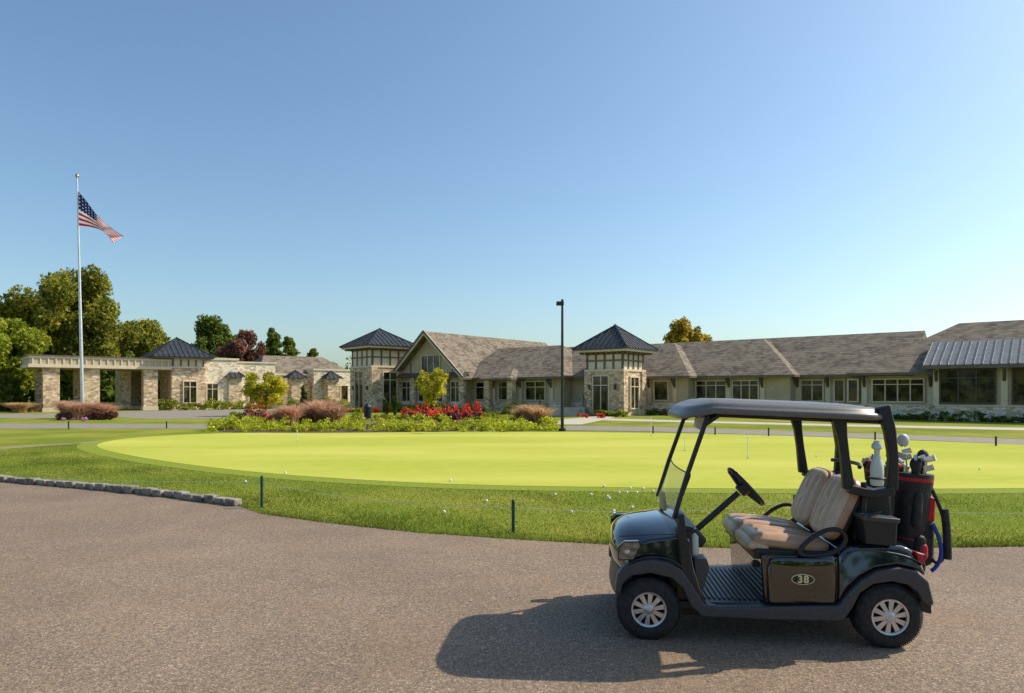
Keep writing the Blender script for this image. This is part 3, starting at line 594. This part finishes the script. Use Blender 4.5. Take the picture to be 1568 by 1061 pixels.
mm['lens']=nmat('lamp_lens',(.03,.035,.03),(.30,.30,.26),22,.04,metal=.5,coat=1)
mm['white']=nmat('bottle_white',(.55,.62,.55),(.64,.70,.64),6,.35)
mm['red']=nmat('bag_red',(.50,.015,.02),(.60,.02,.03),6,.6)
mm['blue']=nmat('bag_blue',(.02,.06,.35),(.03,.08,.45),6,.6)
mm['bag']=nmat('bag_black',(.014,.014,.015),(.034,.034,.036),20,.65,.2)
mm['gold']=nmat('badge_gold',(.8,.68,.36),(.85,.75,.42),4,.4,metal=.0)
m,nt,bb=newmat('acrylic'); mm['acryl']=m
tr=N(nt,'ShaderNodeBsdfTransparent'); tr.inputs[0].default_value=(.92,.94,.93,1); gl=N(nt,'ShaderNodeBsdfGlossy'); gl.inputs['Roughness'].default_value=.1
df=N(nt,'ShaderNodeBsdfDiffuse'); df.inputs[0].default_value=(.8,.8,.74,1); tl=N(nt,'ShaderNodeBsdfTranslucent'); tl.inputs[0].default_value=(.85,.85,.8,1)
m0=N(nt,'ShaderNodeMixShader'); m0.inputs[0].default_value=.5; nt.links.new(df.outputs[0],m0.inputs[1]); nt.links.new(tl.outputs[0],m0.inputs[2])
m1=N(nt,'ShaderNodeMixShader'); m1.inputs[0].default_value=.22; m2=N(nt,'ShaderNodeMixShader'); m2.inputs[0].default_value=.12
nt.links.new(tr.outputs[0],m1.inputs[1]); nt.links.new(m0.outputs[0],m1.inputs[2]); nt.links.new(m1.outputs[0],m2.inputs[1]); nt.links.new(gl.outputs[0],m2.inputs[2]); nt.links.new(m2.outputs[0],nt.nodes['Material Output'].inputs[0])
def prof(name,pts,y0,y1,mat,deform=None,ns=1,bev=.012,seg=3,sm=True,parent=None):
    me=bpy.data.meshes.new(name); vs=[];fs=[]; n=len(pts)
    for j in range(ns+1):
        y=y0+(y1-y0)*j/ns
        for p in pts:
            v=Vector((p[0],y,p[2])) if len(p)==3 else Vector((p[0],y,p[1]))
            if deform: v=deform(v)
            vs.append(tuple(v))
    for j in range(ns):
        for i in range(n): fs.append((j*n+i,j*n+(i+1)%n,(j+1)*n+(i+1)%n,(j+1)*n+i))
    fs.append(tuple(range(n))[::-1]); fs.append(tuple(ns*n+i for i in range(n)))
    me.from_pydata(vs,[],fs); bm=bmesh.new(); bm.from_mesh(me); bmesh.ops.recalc_face_normals(bm,faces=bm.faces); bm.to_mesh(me); bm.free()
    o=obj(name,me,mat,parent or cart,sm,32)
    if bev:
        md=o.modifiers.new('bev','BEVEL'); md.width=bev; md.segments=seg; md.limit_method='ANGLE'; md.angle_limit=math.radians(32)
    return o
def tube(name,pts,r,mat,closed=False,parent=None,smoothc=True):
    cv=bpy.data.curves.new(name,'CURVE'); cv.dimensions='3D'; cv.bevel_depth=r; cv.bevel_resolution=4; cv.use_fill_caps=True
    sp=cv.splines.new('NURBS' if smoothc else 'POLY'); sp.points.add(len(pts)-1)
    for i,p in enumerate(pts): sp.points[i].co=(*p,1)
    if smoothc: sp.order_u=3; sp.use_endpoint_u=not closed
    sp.use_cyclic_u=closed; cv.resolution_u=8
    o=bpy.data.objects.new(name,cv); COL.objects.link(o); o.parent=parent or cart; cv.materials.append(mat); return o
def flip(p): return Vector((p.x,W-p.y,p.z))
def lathe(name,prof_,cx,cy,cz,mat,n=40,axis='y'):
    vs=[];fs=[]; m_=len(prof_)
    for k in range(n):
        t=2*math.pi*k/n
        for (r,h) in prof_:
            vs.append((cx+r*math.cos(t),cy+h,cz+r*math.sin(t)) if axis=='y' else (cx+r*math.cos(t),cy+r*math.sin(t),cz+h))
    for k in range(n):
        for i in range(m_-1): fs.append((k*m_+i,((k+1)%n)*m_+i,((k+1)%n)*m_+i+1,k*m_+i+1))
    me=bpy.data.meshes.new(name); me.from_pydata(vs,[],fs); bm=bmesh.new(); bm.from_mesh(me); bmesh.ops.remove_doubles(bm,verts=bm.verts,dist=1e-5); bmesh.ops.recalc_face_normals(bm,faces=bm.faces); bm.to_mesh(me); bm.free()
    return obj(name,me,mat,cart,True,40)
WR=.213
xr=C(1364,900).x
def wheel(cx,y,side,nm):
    s=1 if side==0 else -1
    f=lambda l:[(r,h*s) for r,h in l]
    lathe('tire_'+nm,f([(.118,.02),(.13,.004),(.16,.0),(.19,.006),(.205,.02),(WR,.04),(WR,.085),(WR-.006,.088),(WR-.006,.094),(WR,.097),(WR,.14),(.205,.16),(.18,.175),(.12,.17)]),cx,y,WR,mm['tire'],56)
    lathe('rim_'+nm,f([(.124,.015),(.120,.004),(.108,.008),(.102,.03),(.100,.05)]),cx,y,WR,mm['silver'])
    lathe('rim_well_'+nm,f([(.101,.02),(.1,.07),(.0,.07)]),cx,y,WR,mm['plastic'])
    b=MB()
    for k in range(10):
        t=2*math.pi*k/10+.2
        for dt in (-.07,.07):
            p=Vector((cx+.035*math.cos(t+dt*1.5),y+s*.018,WR+.035*math.sin(t+dt*1.5))); q=Vector((cx+.105*math.cos(t+dt*1.2),y+s*.022,WR+.105*math.sin(t+dt*1.2))); b.bar(p,q,.008,up=Vector((0,1,0)),r2=.007)
    b.make('spokes_'+nm,mm['silver'],cart)
    lathe('hub_'+nm,f([(0,.002),(.02,.003),(.03,.010),(.042,.016),(.042,.04)]),cx,y,WR,mm['silver'])
    b=MB()
    for k in range(90):
        t=2*math.pi*k/90; r=WR+.001
        for yy in (.05,.125):
            p=Vector((cx+r*math.cos(t),y+s*(yy-.025),WR+r*math.sin(t))); q=Vector((cx+r*math.cos(t+.03),y+s*(yy+.025),WR+r*math.sin(t+.03))); b.bar(p,q,.004,r2=.004)
    b.make('tread_'+nm,mm['tire'],cart)
for cx,n in ((0,'front'),(xr,'rear')): wheel(cx,.0,0,n+'_near'); wheel(cx,W,1,n+'_far')
tube('front_axle',[Vector((0,.1,WR)),Vector((0,W-.1,WR))],.03,mm['plastic'],smoothc=False); tube('rear_axle',[Vector((xr,.1,WR)),Vector((xr,W-.1,WR))],.04,mm['plastic'],smoothc=False)
up_=[(943,900),(946,884),(958,872),(978,864),(1000,861),(1024,865),(1044,876),(1058,897),(1078,928),(1100,932),(1180,930),(1284,926),(1298,907),(1318,887),(1343,872),(1375,866),(1403,871),(1421,886),(1429,918)]
lo_=[(1427,923),(1412,916),(1405,903),(1390,892),(1365,887),(1336,892),(1316,906),(1305,928),(1290,950),(1180,950),(1075,948),(1058,932),(1045,904),(1028,889),(996,882),(966,887),(953,900),(950,915),(942,915)]
pf=[C(*p) for p in up_+lo_]
for y0,y1,nm in ((-.015,.10,'near'),(W-.10,W+.015,'far')): prof('fender_rail_'+nm,pf,y0,y1,mm['grey'],bev=.014)
def dfc(v):
    w=(v.y-W/2)/(W/2-.02); ft=max(0,min(1,(.16-v.x)/.40)); v=v.copy()
    hi=max(0,min(1,(v.z-.42)/.28)); v.x+=.09*abs(w)**3*ft*ft +.05*abs(w)**2.5*hi*ft; v.y=W/2+(v.y-W/2)*(1-.05*hi*ft-.05*hi); v.z-=.085*abs(w)**2.6*hi; return v
zt=lambda px,z:Vector((C(px,800,.02).x,0,z))
cw=[C(952,888,.02),C(942,880,.02),C(938,866,.02),C(937,850,.02),zt(938,.625),zt(943,.675),zt(952,.715),zt(966,.745),zt(985,.765),zt(1008,.78),zt(1034,.795),zt(1050,.80),zt(1058,.77)]+[C(p[0],p[1],.02) for p in [(1060,835),(1064,870),(1074,905),(1080,930),(1068,925),(1052,893),(1034,874),(1000,864),(972,868)]]
prof('front_cowl',cw,.02,W-.02,mm['paint'],dfc,26,.03,5)
bp=[C(p[0],p[1],.05) for p in [(945,884),(941,900),(938,925),(946,932),(958,930),(962,905),(958,890)]]
prof('front_bumper',bp,.10,W-.10,mm['grey'],lambda v: Vector((v.x+.10*abs((v.y-W/2)/(W/2))**3,v.y,v.z)),10,.01)
for fl in (False,True):
    ps=[C(947,862,.02),C(947,842,.02),C(956,834,.015),C(978,833,.012),C(981,840,.012),C(970,861,.012)]
    n=len(ps); b=MB(); a=[p+Vector((.0,-.014,0)) for p in ps]
    if fl: a=[flip(p) for p in a]
    dd=Vector((0,.05 if not fl else -.05,0)); b.poly(a)
    for i in range(n): b.poly([a[i],a[(i+1)%n],a[(i+1)%n]+dd,a[i]+dd])
    o=b.make('headlight',mm['lens'],cart); md=o.modifiers.new('b','BEVEL'); md.width=.006; md.segments=2
    tube('headlight_bezel',a,.005,mm['plastic'],True,smoothc=False)
    b=MB(); cc_=(a[1]+a[3]+a[0]+a[5])/4+Vector((-.002,-.004 if not fl else .004,0)); b.sphere(cc_,.018,14,10,(1,.3,1)); b.make('headlight_bulb',mm['silver'],cart,True)
tube('cowl_trim',[C(951,880,.0),C(962,868,.0),C(985,858,.0),C(1010,857,.0),C(1035,862,.0),C(1052,880,.0)],.007,mm['plastic'])
tube('hood_crease',[C(948,826,.035),C(975,824,.04),C(1010,822,.04),C(1040,822,.04)],.004,mm['grey'])
def strap(name,pts,w,y0,y1,mat,bev=.008):
    L=[];R=[]
    for i,p in enumerate(pts):
        a=pts[max(0,i-1)];b_=pts[min(len(pts)-1,i+1)]; d=Vector((b_.x-a.x,0,b_.z-a.z)).normalized(); nrm=Vector((d.z,0,-d.x)); ww=w[i] if isinstance(w,(list,tuple)) else w
        L.append(p+nrm*ww); R.append(p-nrm*ww)
    return prof(name,L+R[::-1],y0,y1,mat,bev=bev)
lg=[C(1042,790,.02),C(1046,830,.0),C(1052,880,.0),C(1066,920,.0),C(1080,940,.0)]
for y0,y1 in ((-.005,.07),(W-.07,W+.005)): strap('cowl_post',lg,[.022,.030,.036,.042,.04],y0,y1,mm['plastic'])
fx0=C(1062,900).x; fx1=C(1180,900).x
zf=.262
prof('floor_pan',[(fx0-.15,0,zf-.05),(fx1+.05,0,zf-.05),(fx1+.05,0,zf),(fx0-.15,0,zf)],.06,W-.06,mm['plastic'],bev=.006)
b=MB()
for k in range(14):
    x=fx0+.03+k*(fx1-fx0-.06)/13; b.box(I,x-.008,x+.008,.14,W-.14,zf+.002,zf+.01)
b.make('floor_mat_ribs',mm['grey'],cart)
prof('underbody_light_block',[(.25,0,.13),(xr+.2,0,.15),(xr+.2,0,.26),(.25,0,.24)],.18,W-.18,mm['plastic'],bev=0)  # plain dark box added beneath the body to block light
dz=C(1048,800,.1)
prof('firewall',[(dz.x-.06,0,zf),(fx0+.10,0,zf),(dz.x+.06,0,.45),(dz.x+.05,0,.74),(dz.x-.06,0,.76)],.08,W-.08,mm['plastic'],bev=.01)
prof('dash',[(dz.x-.02,0,.66),(dz.x+.12,0,.62),(dz.x+.16,0,.68),(dz.x+.09,0,.76),(dz.x-.02,0,.78)],.10,W-.10,mm['plastic'],bev=.02)
prof('cup_holder',[C(1062,858,.06),C(1082,858,.06),C(1086,872,.06),C(1076,905,.06),C(1066,905,.06)],.04,.2,mm['grey'],bev=.008)
q=C(1063,852,.12); lathe('water_bottle',[(0,0),(.03,0),(.033,.02),(.033,.13),(.014,.165),(.014,.185),(0,.185)],q.x,.12,q.z,mm['white'],20,'z')
prof('brake_pedal',[(fx0+.08,0,zf+.03),(fx0+.10,0,zf+.03),(fx0+.05,0,zf+.17),(fx0+.03,0,zf+.17)],.30,.40,mm['grey'],bev=.004)
prof('accelerator_pedal',[(fx0+.10,0,zf+.02),(fx0+.12,0,zf+.02),(fx0+.06,0,zf+.13),(fx0+.04,0,zf+.13)],.44,.50,mm['grey'],bev=.004)
def dfr(v):
    v=v.copy(); w=(v.y-W/2)/(W/2-.005); hi=max(0,min(1,(v.z-.42)/.28)); v.y=W/2+(v.y-W/2)*(1-.07*hi*hi); v.z-=.03*abs(w)**6*hi; return v
rb=[C(p[0],p[1],.01) for p in [(1284,924),(1285,880),(1286,846),(1296,834),(1320,829),(1352,827),(1385,829),(1402,836),(1414,858),(1421,880),(1404,867),(1375,861),(1342,867),(1317,881),(1298,900)]]
prof('rear_body',rb,.005,W-.005,mm['paint'],dfr,10,.03,5)
sp_=[C(p[0],p[1],.01) for p in [(1177,927),(1176,900),(1177,868),(1182,857),(1215,853),(1260,849),(1281,845),(1282,880),(1281,925)]]
prof('side_panel',sp_,.008,W-.008,mm['pod'],dfr,10,.022,5)
tube('body_trim',[C(1286,866,-.001),C(1296,850,.0),C(1312,840,.004),C(1350,842,.008),C(1395,850,.01),C(1412,860,.01)],.006,mm['grey'])
px0=C(1180,850).x
prof('seat_pod',[(px0-.03,0,zf),(px0+.5,0,zf),(px0+.5,0,.60),(px0-.05,0,.60)],.05,W-.05,mm['pod'],bev=.02)
lathe('key_knob',[(0,-.03),(.022,-.03),(.025,0),(.02,.02)],px0-.05,.22,.50,mm['plastic'],16)
def pad(name,c,U_,V_,W_,dims,mat,e1=.35,e2=.35,ch=0,nch=4,n=36,dome=.25):
    def sg(a,p): return math.copysign(abs(a)**p,a)
    vs=[];fs=[]
    for i in range(n+1):
        t=-math.pi/2+math.pi*i/n
        for k in range(2*n):
            p=2*math.pi*k/(2*n)
            a=sg(math.cos(t),e1)*sg(math.cos(p),e2); b_=sg(math.cos(t),e1)*sg(math.sin(p),e2); w=sg(math.sin(t),e1)
            if ch: w*=1-ch*(abs(math.cos(math.pi*nch*(b_+1)/2))**6)*(1 if abs(a)<.8 else .3)
            w*=1-dome*(a*a+b_*b_)/2
            vs.append(tuple(Vector(c)+U_*a*dims[0]+V_*b_*dims[1]+W_*w*dims[2]))
    m_=2*n
    for i in range(n):
        for k in range(m_): fs.append((i*m_+k,i*m_+(k+1)%m_,(i+1)*m_+(k+1)%m_,(i+1)*m_+k))
    me=bpy.data.meshes.new(name); me.from_pydata(vs,[],fs); bm=bmesh.new(); bm.from_mesh(me); bmesh.ops.remove_doubles(bm,verts=bm.verts,dist=1e-4); bmesh.ops.recalc_face_normals(bm,faces=bm.faces); bm.to_mesh(me); bm.free()
    return obj(name,me,mat,cart,True)
ay=Vector((0,1,0)); ax=Vector((1,0,0)); azv=Vector((0,0,1))
# domed outer skin on the near and far side panels (catches sky and ground reflections)
pa_=C(1181,924,.0); pb_=C(1279,856,.0)
for yy in (.030,W-.030):
    pad('side_skin',((pa_.x+pb_.x)/2,yy,(pa_.z+pb_.z)/2),ax,azv,ay,((pb_.x-pa_.x)/2,(pb_.z-pa_.z)/2,.036),mm['pod'],.3,.22,n=40,dome=.55)
for yc in (.335,.80):
    t=math.radians(-6); u=Vector((math.cos(t),0,math.sin(t))); w=Vector((-math.sin(t),0,math.cos(t)))
    pad('seat_cushion',(.985,yc,.655),u,ay,w,(.27,.225,.065),mm['seat'],.45,.3,.3,3)
    pad('seat_cushion_front_roll',(.765,yc,.64),u,ay,w,(.08,.222,.062),mm['seat2'],.8,.3)
    a=math.radians(66); u=Vector((math.cos(a),0,math.sin(a))); w=Vector((-math.sin(a),0,math.cos(a)))
    pad('seat_back',(1.335,yc,.90),u,ay,w,(.225,.215,.068),mm['seat2'],.55,.5,.4,4)
    pad('seat_back_bolster',(1.352,yc,.895),u,ay,w,(.236,.226,.045),mm['seat'],.4,.45)
    pad('seat_back_shell',(1.38,yc,.885),u,ay,w,(.215,.205,.05),mm['plastic'],.3,.35)
prof('seat_base',[(.72,0,.56),(1.30,0,.54),(1.28,0,.62),(.74,0,.63)],.09,W-.09,mm['plastic'],bev=.01)
ar=[C(p[0],p[1],.05) for p in [(1222,850),(1228,836),(1250,818),(1272,809),(1290,812),(1297,824),(1290,838),(1270,848),(1245,852)]]
tube('armrest_near',ar,.016,mm['plastic'],True); tube('armrest_far',[flip(p) for p in ar],.016,mm['plastic'],True)
sc=C(1142,746,.30); cb_=C(1068,812,.30); axd=(sc-cb_).normalized()
tube('steering_column',[cb_,cb_.lerp(sc,.85)],.022,mm['plastic'],smoothc=False)
u1=Vector((0,1,0)); u2=axd.cross(u1).normalized(); R=.165
tube('steering_wheel',[sc+u1*R*math.cos(2*math.pi*k/24)+u2*R*math.sin(2*math.pi*k/24) for k in range(24)],.015,mm['plastic'],True)
b=MB(); b.cone(sc-axd*.06,sc-axd*.0,.045,.06,16)
for k in (0,2.6,-2.6): b.bar(sc-axd*.03,sc+u2*-R*math.cos(k)+u1*R*math.sin(k),.012,r2=.016)
b.make('steering_hub',mm['plastic'],cart,True)
# roof
rx0=C(1050,615).x-.02; rx1=C(1380,640).x-.01; rcx=(rx0+rx1)/2; rL=(rx1-rx0)/2; rW=W/2+.03
rings=[(.90,.025),(.955,.0),(.985,-.008),(1.0,.004),(1.0,.022),(.985,.036),(.965,.04),(.955,.052),(.93,.068),(.87,.078),(.84,.074),(.80,.084),(.6,.094),(.3,.10),(.02,.10)]
def sup(t,e=.42): return math.copysign(abs(math.cos(t))**e,math.cos(t)),math.copysign(abs(math.sin(t))**e,math.sin(t))
vs=[];fs=[];n=96
for sc_,dz_ in rings:
    for k in range(n):
        a,b_=sup(2*math.pi*k/n)
        mx_=1-(1-sc_)*(rW/rL)
        x=rcx+a*rL*mx_; y=W/2+b_*rW*sc_; uu=(x-rx0)/(rx1-rx0)
        z=1.583-.055*uu - .055*max(0,.15-uu)/.15 +dz_
        vs.append((x,y,z))
for j in range(len(rings)-1):
    for k in range(n): fs.append((j*n+k,j*n+(k+1)%n,(j+1)*n+(k+1)%n,(j+1)*n+k))
fs.append(tuple(range(n))); fs.append(tuple((len(rings)-1)*n+k for k in range(n)))
me=bpy.data.meshes.new('canopy_roof'); me.from_pydata(vs,[],fs); bm=bmesh.new(); bm.from_mesh(me); bmesh.ops.recalc_face_normals(bm,faces=bm.faces); bm.to_mesh(me); bm.free()
obj('canopy_roof',me,mm['roof'],cart,True,50)
prof('roof_gutter',[(rx0+.12,0,1.545),(rx1-.05,0,1.495),(rx1-.05,0,1.545),(rx0+.12,0,1.585)],.10,W-.10,mm['plastic'],bev=.01)
fA=[C(1084,638,.08),C(1072,672,.08),C(1052,730,.07),C(1032,797,.06)]
for f in (lambda p:p,flip):
    tube('front_strut',[f(p) for p in fA],.017,mm['plastic'],smoothc=False)
    tube('strut_mount',[f(C(1080,650,.09)),f(C(1100,636,.09))],.02,mm['plastic'],smoothc=False)
for y0,y1 in ((.06,.12),(W-.12,W-.06)):
    strap('rear_strut_front',[C(1284,636,.08),C(1290,670,.08),C(1294,700,.08),C(1300,748,.08)],[.05,.030,.028,.036],y0,y1,mm['plastic'],.012)
    strap('rear_strut_back',[C(1352,622,.08),C(1363,660,.08),C(1368,700,.08),C(1366,750,.08)],[.045,.036,.030,.036],y0,y1,mm['plastic'],.012)
    strap('rear_lower_frame',[C(1300,748,.08),C(1335,756,.08),C(1368,750,.08)],.030,y0-.01,y1+.01,mm['plastic'],.012)
prof('rear_bulkhead',[C(1312,752,.2),C(1360,752,.2),C(1370,845,.2),C(1300,850,.2)],.16,W-.16,mm['plastic'],bev=.02)
prof('bag_well_floor',[C(1366,832,.1),C(1418,846,.1),C(1418,872,.1),C(1366,872,.1)],.1,W-.1,mm['plastic'],bev=.01)
# windshield folded panel
pw=[C(1058,728,.09),C(1032,798,.09)]
ny=10; vs=[];fs=[]
for k in range(ny+1):
    y=.06+(W-.12)*k/ny; w=(y-W/2)/(W/2); bow=-.035*(1-w*w)
    for j,tt in enumerate((0,.06,.94,1.0)):
        p=pw[1].lerp(pw[0],tt); ins=.02 if j in(0,3) and k in(0,ny) else 0
        vs.append((p.x+bow,y+(ins if k==0 else -ins),p.z))
for k in range(ny):
    for j in range(3): fs.append((k*4+j,k*4+j+1,k*4+j+5,k*4+j+4))
me=bpy.data.meshes.new('windshield'); me.from_pydata(vs,[],fs); o=obj('windshield',me,mm['acryl'],cart,True)
tube('windshield_edge',[Vector(vs[k*4+3]) for k in range(ny+1)],.005,mm['grey'],smoothc=False)
tube('windshield_clip',[Vector(vs[3]),Vector(vs[2]),Vector(vs[1])],.006,mm['plastic'],smoothc=False)
prof('roof_hanger',[C(1068,640,.5),C(1086,640,.5),C(1078,662,.5),C(1066,656,.5)],.5,.62,mm['white'],bev=.004)
q=C(1341,742,.05); lathe('sand_bottle',[(0,0),(.036,0),(.042,.01),(.042,.12),(.034,.16),(.018,.20),(.018,.24),(.034,.25),(.034,.27),(.016,.30),(0,.30)],q.x,.03,q.z,mm['white'],24,'z')
tube('bottle_holder',[Vector((q.x+.05*math.cos(a),.03+.05*math.sin(a),q.z+.05)) for a in np.linspace(0,6.283,12)[:-1]],.006,mm['plastic'],True)
prof('side_caddy',[C(1321,792,.0),C(1373,796,.0),C(1371,834,.0),C(1324,831,.0)],-.02,.16,mm['plastic'],bev=.012)
prof('side_caddy_lid',[C(1318,788,.0),C(1376,792,.0),C(1375,799,.0),C(1319,795,.0)],-.03,.17,mm['grey'],bev=.006)
tube('caddy_handle',[C(1322,800,-.02),C(1330,786,-.03),C(1350,783,-.03)],.006,mm['plastic'])
tube('seat_frame',[C(1322,738,.12),C(1324,760,.12),C(1320,800,.12)],.018,mm['plastic'],smoothc=False)
tube('grab_bar',[C(1316,715,.3),C(1325,708,.5),flip(C(1316,715,.3))],.014,mm['plastic'])
q=C(1229,887,.0); n=36
def oval(rx,rz,y0,y1):
    b=MB(); A_=[(q.x+rx*math.cos(2*math.pi*k/n),y0,q.z+rz*math.sin(2*math.pi*k/n)) for k in range(n)]; B_=[(p[0],y1,p[2]) for p in A_]; b.poly(A_); b.poly(B_)
    for k in range(n): b.poly([A_[k],A_[(k+1)%n],B_[(k+1)%n],B_[k]])
    return b
oval(.075,.036,-.009,.03).make('badge_border',mm['gold'],cart); oval(.069,.031,-.011,.03).make('badge_plate',mm['bag'],cart)
tx_=bpy.data.curves.new('number','FONT'); tx_.body='38'; tx_.size=.068; tx_.align_x='CENTER'; tx_.align_y='CENTER'; tx_.extrude=.001; tx_.offset=.0022; tx_.space_character=1.15
o=bpy.data.objects.new('number_38',tx_); COL.objects.link(o); o.parent=cart; o.location=(q.x,-.0135,q.z); o.rotation_euler=(math.pi/2,0,0); tx_.materials.append(mm['gold'])
prof('tail_light',[C(1402,842,.02),C(1412,846,.02),C(1416,862,.02),C(1406,858,.02)],.01,.10,mm['red'],bev=.004)
prof('rear_bumper',[C(1405,900,.1),C(1425,905,.1),C(1425,935,.1),C(1405,930,.1)],.08,W-.08,mm['plastic'],bev=.012)
# ------------------------------------------------------------ golf bags
def bag(name,yc,xs,main,acc,acc2,lean=0.10):
    e=empty(name); e.parent=cart
    base=Vector((xs,yc,.50)); topp=base+Vector((lean-.02,0,.60)); d=(topp-base).normalized()
    V=MB(); n=20; segs=[(0,.105),(.03,.115),(.25,.11),(.5,.108),(.8,.112),(.95,.12),(1,.12)]
    for i in range(len(segs)-1): V.cone(base.lerp(topp,segs[i][0]),base.lerp(topp,segs[i+1][0]),segs[i][1],segs[i+1][1],n)
    V.make('bag_body',main,e,True)
    r=MB(); r.cone(topp-d*.012,topp+d*.012,.124,.126,n); r.cone(base.lerp(topp,.30),base.lerp(topp,.315),.1145,.1145,n); r.make('bag_piping',acc,e,True)
    r=MB(); r.cone(topp-d*.07,topp-d*.012,.120,.125,n); r.cone(topp+d*.012,topp+d*.04,.126,.124,n); r.make('bag_collar',mm['bag'],e,True)
    for (dx,dy,z0,z1,rr,mt) in ((.09,-.03,.08,.45,.060,main),(.02,-.09,.10,.30,.050,main),(.085,.06,.5,.85,.045,main),(-.01,-.10,.50,.82,.036,main),(.035,-.105,.14,.22,.042,acc),(-.02,.10,.1,.6,.05,main),(.10,-.03,.55,.74,.043,acc)):
        p=base.lerp(topp,z0)+Vector((dx,dy,0)); q_=base.lerp(topp,z1)+Vector((dx,dy,0)); k=MB(); k.cone(p,q_,rr,rr*.9,12); k.sphere(p,rr,12,8); k.sphere(q_,rr*.9,12,8); k.make('bag_pocket',mt,e,True)
    k=MB(); h=MB(); hc=MB(); hr_=MB()
    for i in range(12):
        a=2*math.pi*i/12+random.random(); r_=.03+.06*random.random(); s=topp+Vector((r_*math.cos(a),r_*math.sin(a),-.1)); L=random.uniform(.14,.27); t=s+Vector((r_*.5*math.cos(a),r_*.5*math.sin(a),L)); k.cone(s,t,.005,.005,6)
        if i%4==0: hc.sphere(t,.040,12,8,(1.0,.8,1.25)); hc.cone(t-Vector((0,0,.13)),t,.02,.032,10)
        elif i==6: hr_.sphere(t,.034,12,8,(1.25,.8,.9))
        else:
            u=Vector((math.cos(a),math.sin(a),.15)).normalized(); h.bar(t,t+u*.06+Vector((0,0,.01)),.008,r2=.020)
    k.make('club_shafts',mm['silver'],e); h.make('iron_heads',mm['silver'],e); hc.make('head_covers',mm['bag'],e,True); hr_.make('wood_head',mm['red'],e,True)
    st=[topp+Vector((.08,-.04,-.02)),topp+Vector((.15,-.08,-.2)),base+Vector((.20,-.10,.26)),base+Vector((.20,-.10,.06)),base+Vector((.14,-.07,.0)),base+Vector((.11,-.04,.12))]
    tube('shoulder_strap',st,.013,main,parent=e); tube('shoulder_strap_pad',[p+Vector((.012,-.015,0)) for p in st[1:4]],.024,main,parent=e)
    tube('bag_side_strap',[base+Vector((.12,-.10,.30)),base+Vector((.17,-.12,.18)),base+Vector((.16,-.12,.02)),base+Vector((.11,-.1,-.03))],.013,acc2,parent=e)
    return e
xb=C(1392,800,.32).x
bag('golf_bag',.34,xb,mm['bag'],mm['red'],mm['blue'],.06); bag('golf_bag',.78,xb-.02,mm['bag'],mm['red'],mm['red'],.06)
b=MB(); p=C(1383,674,.35); b.sphere(p,.04,14,10,(1,.8,1.2)); b.make('driver_cover',mm['white'],cart,True)
# ------------------------------------------------------------ light, world, camera
az_,el_=math.radians(73),math.radians(41.5)
sd=Vector((math.sin(az_)*math.cos(el_),math.cos(az_)*math.cos(el_),math.sin(el_)))
l=bpy.data.lights.new('sun','SUN'); l.energy=5.0; l.angle=math.radians(.5); l.color=(1,.90,.74); lo=bpy.data.objects.new('sun',l); COL.objects.link(lo); lo.rotation_euler=(-sd).to_track_quat('-Z','Y').to_euler()
w=bpy.data.worlds.new('World'); S.world=w; w.use_nodes=True; nt=w.node_tree; bg=nt.nodes['Background']
sk=nt.nodes.new('ShaderNodeTexSky'); sk.sky_type='NISHITA'; sk.sun_disc=False; sk.sun_elevation=el_; sk.sun_rotation=az_; sk.air_density=1.05; sk.dust_density=1.5; sk.ozone_density=2.0
mu=nt.nodes.new('ShaderNodeMix'); mu.data_type='RGBA'; mu.blend_type='MULTIPLY'; mu.inputs[0].default_value=1; mu.inputs[7].default_value=(.96,1.10,1.12,1)
nt.links.new(sk.outputs[0],mu.inputs[6]); nt.links.new(mu.outputs[2],bg.inputs[0]); bg.inputs[1].default_value=.145
cam=bpy.data.cameras.new('camera'); co=bpy.data.objects.new('camera',cam); COL.objects.link(co); co.location=(0,0,CH); co.rotation_euler=(math.pi/2,0,0)
cam.sensor_width=36; cam.lens=36*F/1568; cam.shift_y=69.5/1568; cam.clip_end=3000; cam.clip_start=.05; S.camera=co
S.view_settings.view_transform='Standard'; S.view_settings.look='None'; S.view_settings.exposure=0
